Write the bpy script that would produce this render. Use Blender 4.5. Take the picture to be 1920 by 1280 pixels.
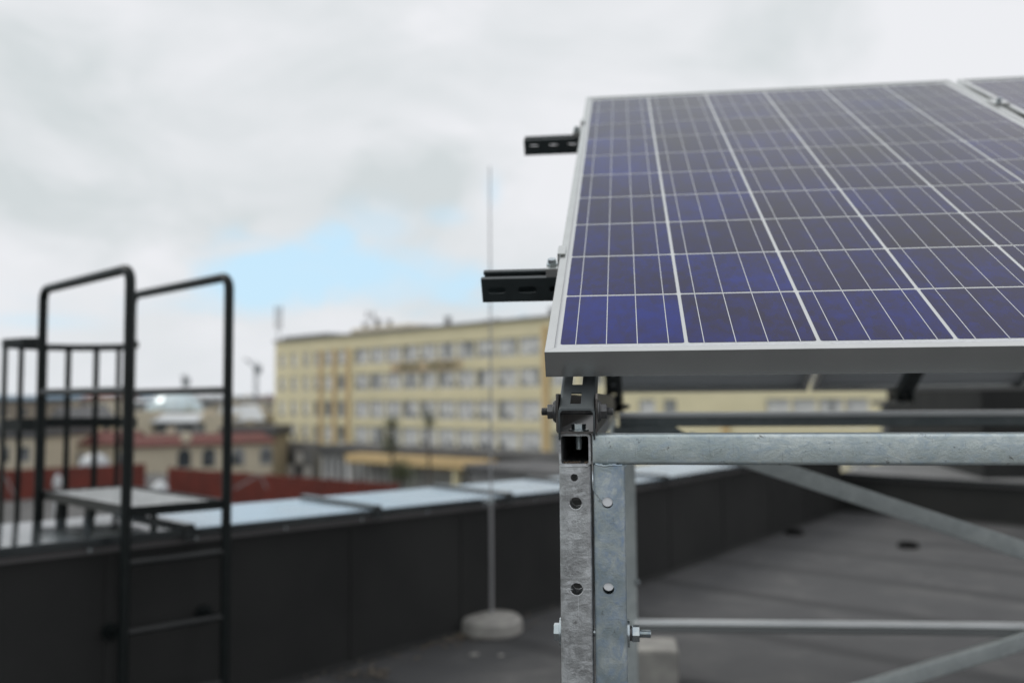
import bpy, bmesh, math, random
from mathutils import Vector, Matrix, noise as mnoise
random.seed(7)
S = bpy.context.scene
for o in list(bpy.data.objects): bpy.data.objects.remove(o)
COL = S.collection
R = math.radians
# ------------------------------------------------------------ camera
F = 1683.6; EYE = 1.32
PSI, PHI, RHO = 0.1250, 0.0623, -0.0072
fwd = Vector((-math.sin(PSI)*math.cos(PHI), math.cos(PSI)*math.cos(PHI), math.sin(PHI)))
rgt = Vector((math.cos(PSI), math.sin(PSI), 0)); upv = rgt.cross(fwd)
rg2 = math.cos(RHO)*rgt + math.sin(RHO)*upv; up2 = -math.sin(RHO)*rgt + math.cos(RHO)*upv
CAMP = Vector((0, 0, EYE))
cam = bpy.data.cameras.new('camera'); co = bpy.data.objects.new('camera', cam); COL.objects.link(co)
M = Matrix((rg2, up2, -fwd)).transposed().to_4x4(); M.translation = CAMP; co.matrix_world = M
cam.sensor_width = 36; cam.lens = F/1920*36; cam.clip_start = .05; cam.clip_end = 12000
cam.dof.use_dof = True; cam.dof.focus_distance = 1.14; cam.dof.aperture_fstop = 2.55; cam.dof.aperture_blades = 0
S.camera = co
S.render.resolution_x = 1024; S.render.resolution_y = 682
# ------------------------------------------------------------ world
SUN_EL, SUN_AZ = R(50), R(280)       # azimuth measured from +Y clockwise
w = bpy.data.worlds.new('World'); S.world = w; w.use_nodes = True
nt = w.node_tree; N = nt.nodes; L = nt.links; N.clear()
def nd(t, **k):
    n = N.new(t)
    for a, b in k.items(): setattr(n, a, b)
    return n
def mth(op, a, b=None, c=None, clamp=False):
    n = nd('ShaderNodeMath', operation=op); n.use_clamp = clamp
    for i, v in enumerate((a, b, c)):
        if v is None: continue
        if isinstance(v, (int, float)): n.inputs[i].default_value = v
        else: L.new(v, n.inputs[i])
    return n.outputs[0]
def mixc(f, a, b):
    n = nd('ShaderNodeMix', data_type='RGBA')
    for i, v in ((0, f), (6, a), (7, b)):
        if isinstance(v, (int, float)): n.inputs[i].default_value = v
        elif isinstance(v, tuple): n.inputs[i].default_value = (*v, 1)
        else: L.new(v, n.inputs[i])
    return n.outputs[2]
tc = nd('ShaderNodeTexCoord'); sep = nd('ShaderNodeSeparateXYZ'); L.new(tc.outputs['Generated'], sep.inputs[0])
az = mth('ARCTAN2', sep.outputs[0], sep.outputs[1]); el = mth('ARCSINE', sep.outputs[2])
def nz(scale, detail, rough, dist=0, stretch=(1, 1, 1), loc=(0, 0, 0)):
    mp = nd('ShaderNodeMapping'); mp.inputs['Scale'].default_value = stretch; mp.inputs['Location'].default_value = loc
    L.new(tc.outputs['Generated'], mp.inputs[0])
    n = nd('ShaderNodeTexNoise'); n.inputs['Scale'].default_value = scale; n.inputs['Detail'].default_value = detail
    n.inputs['Roughness'].default_value = rough; n.inputs['Distortion'].default_value = dist
    L.new(mp.outputs[0], n.inputs['Vector']); return n.outputs[0]
n1 = nz(3.2, 5, .5, .6, (1, 1, 2.0)); n2 = nz(9, 4, .55, .4, (1, 1, 1.8), (3, 1, 2)); n3 = nz(1.6, 3, .5, 0, (1, 1, 1.5), (7, 2, 5))
def dirpx(px, py):
    d = ((px-960)/F*rg2 - (py-640)/F*up2 + fwd).normalized()
    return math.atan2(d.x, d.y), math.asin(d.z)
def patch(px, py, rx, ry, amp=.55):
    a0, e0 = dirpx(px, py)
    da = mth('DIVIDE', mth('SUBTRACT', az, a0), rx/F); de = mth('DIVIDE', mth('SUBTRACT', el, e0), ry/F)
    r = mth('SQRT', mth('ADD', mth('MULTIPLY', da, da), mth('MULTIPLY', de, de)))
    r = mth('ADD', r, mth('MULTIPLY', mth('SUBTRACT', n2, .5), amp*4)); r = mth('ADD', r, mth('MULTIPLY', mth('SUBTRACT', n1, .5), amp*3))
    return mth('SUBTRACT', 1.25, r, clamp=True)
blue = None
for q in ((600, 518, 275, 74), (420, 572, 200, 28), (710, 425, 80, 60, .5), (840, 405, 60, 26, .45), (850, 540, 190, 50), (925, 360, 26, 50, .3), (-250, 560, 300, 60), (1600, 640, 500, 90), (-1500, 300, 500, 200), (2900, 100, 500, 200), (60, 600, 130, 22, .3)):
    p = patch(*q); p = mth('MULTIPLY', p, .95 if q[3] > 62 else .34)
    blue = p if blue is None else mth('MAXIMUM', blue, p)
bl = nd('ShaderNodeMapRange', interpolation_type='SMOOTHSTEP'); bl.inputs[1].default_value = .0; bl.inputs[2].default_value = .8; bl.inputs[4].default_value = 1
L.new(blue, bl.inputs[0])
sky = nd('ShaderNodeTexSky', sky_type='NISHITA', sun_disc=False, sun_elevation=SUN_EL, sun_rotation=SUN_AZ, air_density=1, dust_density=1.5)
BG = .1
skyc = mixc(.85, sky.outputs[0], (5.9, 8.3, 10.0))
# cloud tone
mr = nd('ShaderNodeMapRange'); mr.inputs[1].default_value = .36; mr.inputs[2].default_value = .58; L.new(mth('ADD', mth('MULTIPLY', n1, .7), mth('MULTIPLY', n3, .3)), mr.inputs[0])
dk = patch(800, 320, 150, 75, .45); dk2 = patch(120, 420, 300, 70, .5); dk3 = patch(60, 210, 200, 200, .4)
tone = mth('SUBTRACT', mr.outputs[0], mth('MULTIPLY', dk, .7)); tone = mth('SUBTRACT', tone, mth('MULTIPLY', dk2, .5)); tone = mth('SUBTRACT', tone, mth('MULTIPLY', dk3, .35))
gr = mth('MULTIPLY', az, .38); tone = mth('ADD', tone, gr); tone = mth('ADD', tone, .18); tone = mth('ADD', tone, mth('MULTIPLY', mth('SUBTRACT', n2, .5), .55), clamp=True)
cl = mixc(tone, (6.2, 6.65, 6.8), (8.1, 8.2, 8.5))
hz = mth('POWER', mth('SUBTRACT', 1, mth('ABSOLUTE', sep.outputs[2])), 14, clamp=True)
cl = mixc(mth('MULTIPLY', hz, .4), cl, (7.2, 7.5, 7.9))
fin = mixc(bl.outputs[0], cl, skyc)
# clouds overhead (out of the picture) are somewhat brighter than those near the horizon
br = nd('ShaderNodeVectorMath', operation='SCALE'); L.new(fin, br.inputs[0])
L.new(mth('ADD', 1.0, mth('MULTIPLY', mth('MAXIMUM', mth('SUBTRACT', sep.outputs[2], .42), 0), .35)), br.inputs[3])
bg = nd('ShaderNodeBackground'); bg.inputs[1].default_value = BG; L.new(br.outputs[0], bg.inputs[0])
wo = nd('ShaderNodeOutputWorld'); L.new(bg.outputs[0], wo.inputs[0])
sl = bpy.data.lights.new('sun', 'SUN'); sl.energy = 1.1; sl.angle = R(20); sl.color = (1, .96, .9)
so = bpy.data.objects.new('sun', sl); COL.objects.link(so)
sd = Vector((math.sin(SUN_AZ)*math.cos(SUN_EL), math.cos(SUN_AZ)*math.cos(SUN_EL), math.sin(SUN_EL)))
so.rotation_euler = sd.to_track_quat('Z', 'Y').to_euler(); so.location = (0, 0, 30)
S.view_settings.view_transform = 'Standard'; S.view_settings.look = 'None'; S.view_settings.exposure = .07; S.view_settings.gamma = 1
# ------------------------------------------------------------ pixel helpers
def ray(px, py): return (px-960)/F*rg2 - (py-640)/F*up2 + fwd
def at_d(px, py, d): return CAMP + ray(px, py)*d
def at_y(px, py, y): r = ray(px, py); return CAMP + r*(y/r.y)
def at_z(px, py, z): r = ray(px, py); return CAMP + r*((z-EYE)/r.z)
def zof(px, py, P):            # height on the vertical through P that shows on image row py
    r = ray(px, py); k = math.hypot(P.x, P.y)/math.hypot(r.x, r.y); return EYE + r.z*k
def proj(P):
    d = Vector(P)-CAMP; z = d.dot(fwd); return (960+F*d.dot(rg2)/z, 640-F*d.dot(up2)/z)
# ------------------------------------------------------------ object helpers
def link(o, parent=None):
    COL.objects.link(o)
    if parent: o.parent = parent
    return o
def thing(name, label, cat, loc=(0, 0, 0), rot=(0, 0, 0), group=None, kind=None):
    o = bpy.data.objects.new(name, None); o.empty_display_size = .1; o.location = loc; o.rotation_euler = rot
    link(o); return tag(o, label, cat, group, kind)
def tag(o, label=None, cat=None, group=None, kind=None):
    if label: o['label'] = label
    if cat: o['category'] = cat
    if group: o['group'] = group
    if kind: o['kind'] = kind
    return o
def obj(name, bm, mat, parent=None, smooth=False, local=False, bevel=0, seg=2):
    """links bm as one mesh; world coordinates in bm unless local=True"""
    bmesh.ops.recalc_face_normals(bm, faces=bm.faces)
    me = bpy.data.meshes.new(name)
    if parent and not local:
        bpy.context.view_layer.update(); bm.transform(parent.matrix_world.inverted())
    bm.to_mesh(me); bm.free()
    o = bpy.data.objects.new(name, me)
    for m in (mat if isinstance(mat, (list, tuple)) else [mat]): me.materials.append(m)
    if smooth:
        for p in me.polygons: p.use_smooth = True
        me.set_sharp_from_angle(angle=R(35))
    link(o, parent)
    if bevel:
        b = o.modifiers.new('bevel', 'BEVEL'); b.width = bevel; b.segments = seg; b.limit_method = 'ANGLE'; b.angle_limit = R(35); b.harden_normals = False
    return o
def mirror_world(parent):      # world matrix without waiting for a depsgraph update
    bpy.context.view_layer.update(); return parent.matrix_world
NB = bmesh.new
def box(bm, c, s, m=None, mi=0):
    mat = (m if m else Matrix.Identity(4)) @ Matrix.Translation(c) @ Matrix.Diagonal((*s, 1))
    r = bmesh.ops.create_cube(bm, size=1, matrix=mat)
    if mi:
        for v in r['verts']:
            for f in v.link_faces: f.material_index = mi
def frame_of(p0, p1, up=Vector((0, 0, 1))):
    d = (Vector(p1)-Vector(p0)).normalized(); s = d.cross(Vector(up)).normalized(); u = s.cross(d)
    return d, s, u
def extr(bm, prof, p0, p1, up=(0, 0, 1), inner=None):
    """extrude closed profile (list of (side,up)); inner = hole profile with the same count"""
    p0 = Vector(p0); p1 = Vector(p1); d, s, u = frame_of(p0, p1, Vector(up))
    A = [bm.verts.new(p0+s*a+u*b) for a, b in prof]; B = [bm.verts.new(p1+s*a+u*b) for a, b in prof]
    n = len(prof)
    for i in range(n): bm.faces.new((A[i], A[(i+1) % n], B[(i+1) % n], B[i]))
    if inner:
        C = [bm.verts.new(p0+s*a+u*b) for a, b in inner]; D = [bm.verts.new(p1+s*a+u*b) for a, b in inner]
        for i in range(n):
            j = (i+1) % n
            bm.faces.new((C[i], D[i], D[j], C[j])); bm.faces.new((A[i], C[i], C[j], A[j])); bm.faces.new((B[i], B[j], D[j], D[i]))
    else:
        bm.faces.new(A[::-1]); bm.faces.new(B)
def rrect(w, h, r, k=4):
    P = []
    for cx, cy, a0 in ((w/2-r, h/2-r, 0), (-w/2+r, h/2-r, 90), (-w/2+r, -h/2+r, 180), (w/2-r, -h/2+r, 270)):
        for i in range(k+1):
            a = R(a0+90*i/k); P.append((cx+r*math.cos(a), cy+r*math.sin(a)))
    return P
def sqtube(bm, p0, p1, w=.04, h=.04, t=.003, r=.004, up=(0, 0, 1)):
    extr(bm, rrect(w, h, r), p0, p1, up, rrect(w-2*t, h-2*t, max(r-t*.6, .0012)))
def cyl(bm, p0, p1, r0, r1=None, n=20, cap=True):
    p0 = Vector(p0); p1 = Vector(p1); r1 = r0 if r1 is None else r1
    d = (p1-p0).normalized(); a = Vector((0, 0, 1)) if abs(d.z) < .9 else Vector((0, 1, 0)); s = d.cross(a).normalized(); u = s.cross(d)
    A = []; B = []
    for i in range(n):
        t = 2*math.pi*i/n; e = s*math.cos(t)+u*math.sin(t); A.append(bm.verts.new(p0+e*r0)); B.append(bm.verts.new(p1+e*r1))
    for i in range(n): bm.faces.new((A[i], A[(i+1) % n], B[(i+1) % n], B[i]))
    if cap: bm.faces.new(A[::-1]); bm.faces.new(B)
def pipe(bm, pts, r, n=12, cap=True, flat=None):
    """tube through points; flat=(w,t,upvector) makes a flat bar"""
    pts = [Vector(p) for p in pts]; rings = []
    for i, p in enumerate(pts):
        d = ((pts[i+1]-p) if i == 0 else (p-pts[i-1]) if i == len(pts)-1 else (pts[i+1]-pts[i-1])).normalized()
        if flat:
            w_, t_, a = flat; a = Vector(a); s = d.cross(a).normalized(); u = s.cross(d)
            rings.append([bm.verts.new(p+s*x+u*y) for x, y in ((t_/2, w_/2), (-t_/2, w_/2), (-t_/2, -w_/2), (t_/2, -w_/2))])
        else:
            if i == 0:
                a = Vector((0, 0, 1)) if abs(d.z) < .9 else Vector((0, 1, 0)); s = d.cross(a).normalized()
            else: s = (s - d*s.dot(d)).normalized()
            u = s.cross(d)
            rings.append([bm.verts.new(p+(s*math.cos(2*math.pi*k/n)+u*math.sin(2*math.pi*k/n))*r) for k in range(n)])
    m = len(rings[0])
    for a, b in zip(rings, rings[1:]):
        for k in range(m): bm.faces.new((a[k], a[(k+1) % m], b[(k+1) % m], b[k]))
    if cap: bm.faces.new(rings[0][::-1]); bm.faces.new(rings[-1])
def fillet(a, b, c, r, k=6):
    a, b, c = Vector(a), Vector(b), Vector(c); u = (a-b).normalized(); v = (c-b).normalized()
    ang = u.angle(v); t = r/math.tan(ang/2); m = b+u*t; cen = b+(u+v).normalized()*(r/math.sin(ang/2)); n = b+v*t
    e0 = (m-cen); e1 = (n-cen); out = []
    th = e0.angle(e1)
    for i in range(k+1):
        q = i/k; out.append(cen+(e0*math.sin((1-q)*th)+e1*math.sin(q*th))/math.sin(th))
    return out
def hexn(bm, p0, p1, r, hole=None):
    cyl(bm, p0, p1, r, n=6)
def lathe(bm, prof, c, n=32, axis='Z'):
    c = Vector(c); rings = []
    for r, z in prof: rings.append([bm.verts.new(c+Vector((r*math.cos(2*math.pi*k/n), r*math.sin(2*math.pi*k/n), z))) for k in range(n)])
    for a, b in zip(rings, rings[1:]):
        for k in range(n): bm.faces.new((a[k], a[(k+1) % n], b[(k+1) % n], b[k]))
    bm.faces.new(rings[0][::-1]); bm.faces.new(rings[-1])
def boolcut(o, cbm):
    """cut the cutter bmesh (world/parent-local coords same as o's mesh coords) out of o, leaving a plain mesh"""
    me = bpy.data.meshes.new('cut'); bmesh.ops.recalc_face_normals(cbm, faces=cbm.faces); cbm.to_mesh(me); cbm.free(); c = bpy.data.objects.new('cut', me); COL.objects.link(c)
    c.parent = o.parent
    m = o.modifiers.new('b', 'BOOLEAN'); m.operation = 'DIFFERENCE'; m.object = c; m.solver = 'EXACT'
    if len(o.modifiers) > 1: bpy.context.view_layer.objects.active = o; o.modifiers.move(len(o.modifiers)-1, 0)
    bpy.context.view_layer.update(); dg = bpy.context.evaluated_depsgraph_get()
    new = bpy.data.meshes.new_from_object(o.evaluated_get(dg)); o.modifiers.clear(); old = o.data; o.data = new; new.name = old.name
    bpy.data.objects.remove(c)
    for p in new.polygons: p.use_smooth = True
    new.set_sharp_from_angle(angle=R(30))
# ------------------------------------------------------------ materials
def mat(name, c1, c2=None, rough=.6, metal=0, scale=8, detail=5, bump=0, bscale=None, coat=0, ior=1.5, stretch=(1, 1, 1), rvar=0, lo=.35, hi=.65, coatr=.1, bdist=.002):
    m = bpy.data.materials.new(name); m.use_nodes = True; t = m.node_tree; b = t.nodes['Principled BSDF']
    b.inputs['Base Color'].default_value = (*c1, 1); b.inputs['Roughness'].default_value = rough; b.inputs['Metallic'].default_value = metal
    b.inputs['IOR'].default_value = ior; b.inputs['Coat Weight'].default_value = coat; b.inputs['Coat Roughness'].default_value = coatr
    tcn = t.nodes.new('ShaderNodeTexCoord'); mp = t.nodes.new('ShaderNodeMapping'); mp.inputs['Scale'].default_value = stretch
    t.links.new(tcn.outputs['Object'], mp.inputs[0])
    if c2 or rvar:
        n = t.nodes.new('ShaderNodeTexNoise'); n.inputs['Scale'].default_value = scale; n.inputs['Detail'].default_value = detail
        t.links.new(mp.outputs[0], n.inputs['Vector'])
        r = t.nodes.new('ShaderNodeMapRange'); r.inputs[1].default_value = lo; r.inputs[2].default_value = hi; t.links.new(n.outputs[0], r.inputs[0])
        if c2:
            x = t.nodes.new('ShaderNodeMix'); x.data_type = 'RGBA'; x.inputs[6].default_value = (*c1, 1); x.inputs[7].default_value = (*c2, 1)
            t.links.new(r.outputs[0], x.inputs[0]); t.links.new(x.outputs[2], b.inputs['Base Color'])
        if rvar:
            q = t.nodes.new('ShaderNodeMapRange'); q.inputs[3].default_value = rough-rvar; q.inputs[4].default_value = rough+rvar
            t.links.new(r.outputs[0], q.inputs[0]); t.links.new(q.outputs[0], b.inputs['Roughness'])
    if bump:
        n2_ = t.nodes.new('ShaderNodeTexNoise'); n2_.inputs['Scale'].default_value = bscale or scale*6; n2_.inputs['Detail'].default_value = 4
        t.links.new(mp.outputs[0], n2_.inputs['Vector']); bp = t.nodes.new('ShaderNodeBump'); bp.inputs['Strength'].default_value = bump; bp.inputs['Distance'].default_value = bdist
        t.links.new(n2_.outputs[0], bp.inputs['Height']); t.links.new(bp.outputs[0], b.inputs['Normal'])
    return m
def galv(name, ca, cb, cc, rough=.42, metal=.75, dirt=.3, streak=(1, 1, 1), seed=0, bump=.35):
    """hot dip galvanised steel: spangle patches, streaks, stains, runs"""
    m = bpy.data.materials.new(name); m.use_nodes = True; t = m.node_tree; b = t.nodes['Principled BSDF']; nn = t.nodes.new; lk = t.links.new
    tcn = nn('ShaderNodeTexCoord'); mp = nn('ShaderNodeMapping'); mp.inputs['Location'].default_value = (seed, seed*.7, seed*1.3); lk(tcn.outputs['Object'], mp.inputs[0])
    ms = nn('ShaderNodeMapping'); ms.inputs['Scale'].default_value = streak; ms.inputs['Rotation'].default_value = (.1, .5, .2); lk(mp.outputs[0], ms.inputs[0])
    def noi(sc, de, src, ro=.5, di=0):
        n = nn('ShaderNodeTexNoise'); n.inputs['Scale'].default_value = sc; n.inputs['Detail'].default_value = de; n.inputs['Roughness'].default_value = ro; n.inputs['Distortion'].default_value = di; lk(src, n.inputs['Vector']); return n.outputs[0]
    def rng(src, a, b_, c=0, d=1):
        n = nn('ShaderNodeMapRange'); n.inputs[1].default_value = a; n.inputs[2].default_value = b_; n.inputs[3].default_value = c; n.inputs[4].default_value = d; lk(src, n.inputs[0]); return n.outputs[0]
    def mx(f, a, b_):
        n = nn('ShaderNodeMix'); n.data_type = 'RGBA'
        for i, v in ((0, f), (6, a), (7, b_)):
            if isinstance(v, (int, float)): n.inputs[i].default_value = v
            elif isinstance(v, tuple): n.inputs[i].default_value = (*v, 1)
            else: lk(v, n.inputs[i])
        return n.outputs[2]
    big = noi(22, 6, mp.outputs[0], .6, .8); st = noi(60, 6, ms.outputs[0], .65, 1.5); fine = noi(420, 4, mp.outputs[0], .7)
    vo = nn('ShaderNodeTexVoronoi'); vo.inputs['Scale'].default_value = 48; lk(ms.outputs[0], vo.inputs['Vector'])
    vs = nn('ShaderNodeSeparateColor'); lk(vo.outputs['Color'], vs.inputs[0])
    c = mx(rng(big, .38, .62), ca, cb); c = mx(rng(st, .45, .7, 0, .8), c, cc); c = mx(rng(vs.outputs[0], 0, 1, 0, .45), c, cb)
    sp = noi(75, 5, mp.outputs[0], .75, .3); c = mx(rng(sp, .62, .70, 0, dirt), c, (.09, .085, .08))
    # fine dark and bright scratches
    msc = nn('ShaderNodeMapping'); msc.inputs['Scale'].default_value = (9, 9, .7) if streak[2] >= streak[0] else (.7, 9, 9); msc.inputs['Rotation'].default_value = (0, .35, 0); lk(mp.outputs[0], msc.inputs[0])
    sc = noi(55, 3, msc.outputs[0], .6); c = mx(rng(sc, .66, .72, 0, .5), c, (.7, .72, .72)); c = mx(rng(sc, .34, .28, 0, .4), c, (.16, .16, .17))
    lk(c, b.inputs['Base Color']); b.inputs['Metallic'].default_value = metal
    lk(rng(st, .3, .7, rough-.1, rough+.14), b.inputs['Roughness'])
    h = nn('ShaderNodeMath'); h.operation = 'ADD'; lk(fine, h.inputs[0]); lk(st, h.inputs[1])
    h2 = nn('ShaderNodeMath'); h2.operation = 'ADD'; lk(h.outputs[0], h2.inputs[0]); lk(sp, h2.inputs[1])
    bp = nn('ShaderNodeBump'); bp.inputs['Strength'].default_value = bump; bp.inputs['Distance'].default_value = .0008; lk(h2.outputs[0], bp.inputs['Height']); lk(bp.outputs[0], b.inputs['Normal'])
    return m
G_L = galv('galvanised_dull', (.62, .64, .65), (.33, .335, .34), (.78, .80, .82), rough=.36, metal=.65, dirt=.55, streak=(.8, 1, 1.5), seed=1.3, bump=.7)
G_R = galv('galvanised_grey', (.70, .76, .76), (.36, .43, .46), (.26, .37, .56), rough=.36, metal=.7, dirt=.5, streak=(1, 1, .8), seed=4.1)
G_B = galv('galvanised_beam', (.66, .72, .71), (.47, .54, .54), (.40, .50, .59), rough=.36, metal=.7, dirt=.8, streak=(.8, 1, 1.4), seed=8.7, bump=.35)
G_F = galv('galvanised_far', (.58, .62, .61), (.44, .48, .48), (.52, .56, .58), rough=.5, metal=.4, dirt=.2, seed=2.2)
ZINC = mat('zinc_plated_steel', (.62, .66, .66), (.5, .56, .6), rough=.22, metal=.95, scale=60, rvar=.06)
BOLTD = mat('dull_grey_bolt', (.09, .09, .095), (.15, .15, .15), rough=.45, metal=.6, scale=150, bump=.3, bdist=.0005)
CHAN = mat('grey_zinc_aluminium_channel', (.13, .145, .15), (.10, .112, .118), rough=.38, metal=.55, scale=30, bump=.1, rvar=.05)
BRKT = mat('dark_raw_bracket', (.14, .13, .125), (.09, .085, .08), rough=.42, metal=.5, scale=40, bump=.15)
RAIL = mat('anthracite_rail', (.034, .045, .047), (.026, .034, .036), rough=.4, metal=.2, scale=30)
INNER = mat('rusty_inside', (.03, .02, .014), (.01, .01, .01), rough=.9, scale=60)
FRAMEA = mat('anodised_aluminium_frame', (.62, .63, .62), (.58, .59, .58), rough=.24, metal=.92, scale=18, bump=.03, bscale=300)
# ------------------------------------------------------------ roof, parapets
ROOFM = bpy.data.materials.new('bitumen_roof'); ROOFM.use_nodes = True
def setup_roof():
    t = ROOFM.node_tree; b = t.nodes['Principled BSDF']; nn = t.nodes.new; lk = t.links.new
    tcn = nn('ShaderNodeTexCoord'); a = nn('ShaderNodeTexNoise'); a.inputs['Scale'].default_value = .9; a.inputs['Detail'].default_value = 6; lk(tcn.outputs['Object'], a.inputs['Vector'])
    g = nn('ShaderNodeTexNoise'); g.inputs['Scale'].default_value = 90; g.inputs['Detail'].default_value = 3; lk(tcn.outputs['Object'], g.inputs['Vector'])
    def mx(f, x, y):
        n = nn('ShaderNodeMix'); n.data_type = 'RGBA'
        for i, v in ((0, f), (6, x), (7, y)):
            if isinstance(v, (int, float)): n.inputs[i].default_value = v
            elif isinstance(v, tuple): n.inputs[i].default_value = (*v, 1)
            else: lk(v, n.inputs[i])
        return n.outputs[2]
    r = nn('ShaderNodeMapRange'); r.inputs[1].default_value = .35; r.inputs[2].default_value = .65; lk(a.outputs[0], r.inputs[0])
    c = mx(r.outputs[0], (.063, .063, .064), (.084, .084, .085)); c = mx(g.outputs[0], c, (.06, .06, .062))
    st = nn('ShaderNodeTexNoise'); st.inputs['Scale'].default_value = 2.3; st.inputs['Detail'].default_value = 7; st.inputs['Roughness'].default_value = .65; st.inputs['Distortion'].default_value = 1; lk(tcn.outputs['Object'], st.inputs['Vector'])
    r3 = nn('ShaderNodeMapRange'); r3.inputs[1].default_value = .5; r3.inputs[2].default_value = .68; r3.inputs[4].default_value = .5; lk(st.outputs[0], r3.inputs[0]); c = mx(r3.outputs[0], c, (.125, .122, .118))
    r4 = nn('ShaderNodeMapRange'); r4.inputs[1].default_value = .46; r4.inputs[2].default_value = .33; r4.inputs[4].default_value = .45; lk(st.outputs[0], r4.inputs[0]); c = mx(r4.outputs[0], c, (.045, .045, .047))
    # roll laps: dark bands every 0.95 m, along the direction the photo's seams run
    p = at_z(1307, 1076, 0); q = at_z(1912, 1160, 0); d = (q-p).normalized()
    mp = nn('ShaderNodeMapping'); mp.inputs['Rotation'].default_value = (0, 0, -math.atan2(d.y, d.x)); lk(tcn.outputs['Object'], mp.inputs[0])
    sp = nn('ShaderNodeSeparateXYZ'); lk(mp.outputs[0], sp.inputs[0])
    wv = nn('ShaderNodeMath'); wv.operation = 'MULTIPLY_ADD'; lk(a.outputs[0], wv.inputs[0]); wv.inputs[1].default_value = .12; lk(sp.outputs[1], wv.inputs[2])
    pm = nn('ShaderNodeMath'); pm.operation = 'PINGPONG'; lk(wv.outputs[0], pm.inputs[0]); pm.inputs[1].default_value = .475
    r2 = nn('ShaderNodeMapRange'); r2.inputs[1].default_value = .11; r2.inputs[2].default_value = .05; r2.inputs[4].default_value = .95; lk(pm.outputs[0], r2.inputs[0])
    c = mx(r2.outputs[0], c, (.042, .042, .043)); lk(c, b.inputs['Base Color']); b.inputs['Roughness'].default_value = .8
    bp = nn('ShaderNodeBump'); bp.inputs['Strength'].default_value = .5; bp.inputs['Distance'].default_value = .003; lk(g.outputs[0], bp.inputs['Height']); lk(bp.outputs[0], b.inputs['Normal'])
setup_roof()
WALLM = mat('dark_membrane_wall', (.024, .0245, .024), (.033, .0335, .0325), ior=1.3, rough=.85, scale=1.6, detail=7, bump=.3, bscale=60)
COPA = mat('grey_coated_coping', (.36, .46, .54), (.43, .52, .59), rough=.26, metal=.6, scale=3, rvar=.06)
COPD = mat('anthracite_coping', (.035, .04, .042), (.05, .055, .056), rough=.16, metal=.1, scale=4, rvar=.05)
COPL = mat('dark_grey_mirrorlike_coping', (.07, .082, .088), (.10, .115, .12), rough=.12, metal=.6, scale=4, rvar=.04)
COPF = mat('matt_grey_coping', (.17, .17, .17), (.22, .22, .22), rough=.7, scale=2)
FLASH = mat('dull_flashing_strip', (.13, .125, .125), rough=.55, metal=.3)
def zadj(P, z): return Vector((P.x, P.y, z))
W0 = at_z(0, 1431, 0); W1 = at_z(1200, 1094, 0); W2 = at_z(1579, 957, 0)
z0 = zof(0, 1048, W0)+.034; z1 = zof(1200, 910, W1)+.018
d01 = (W1-W0).normalized(); Wm = W0 - d01*3.5; zm = z0-(z1-z0)/(W1-W0).length*3.5
NRM = Vector((-d01.y, d01.x, 0))           # outward (away from the roof)
W3 = at_z(1920, 987, 0); d23 = (W3-W2).normalized(); W3 = W2 + d23*9
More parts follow.
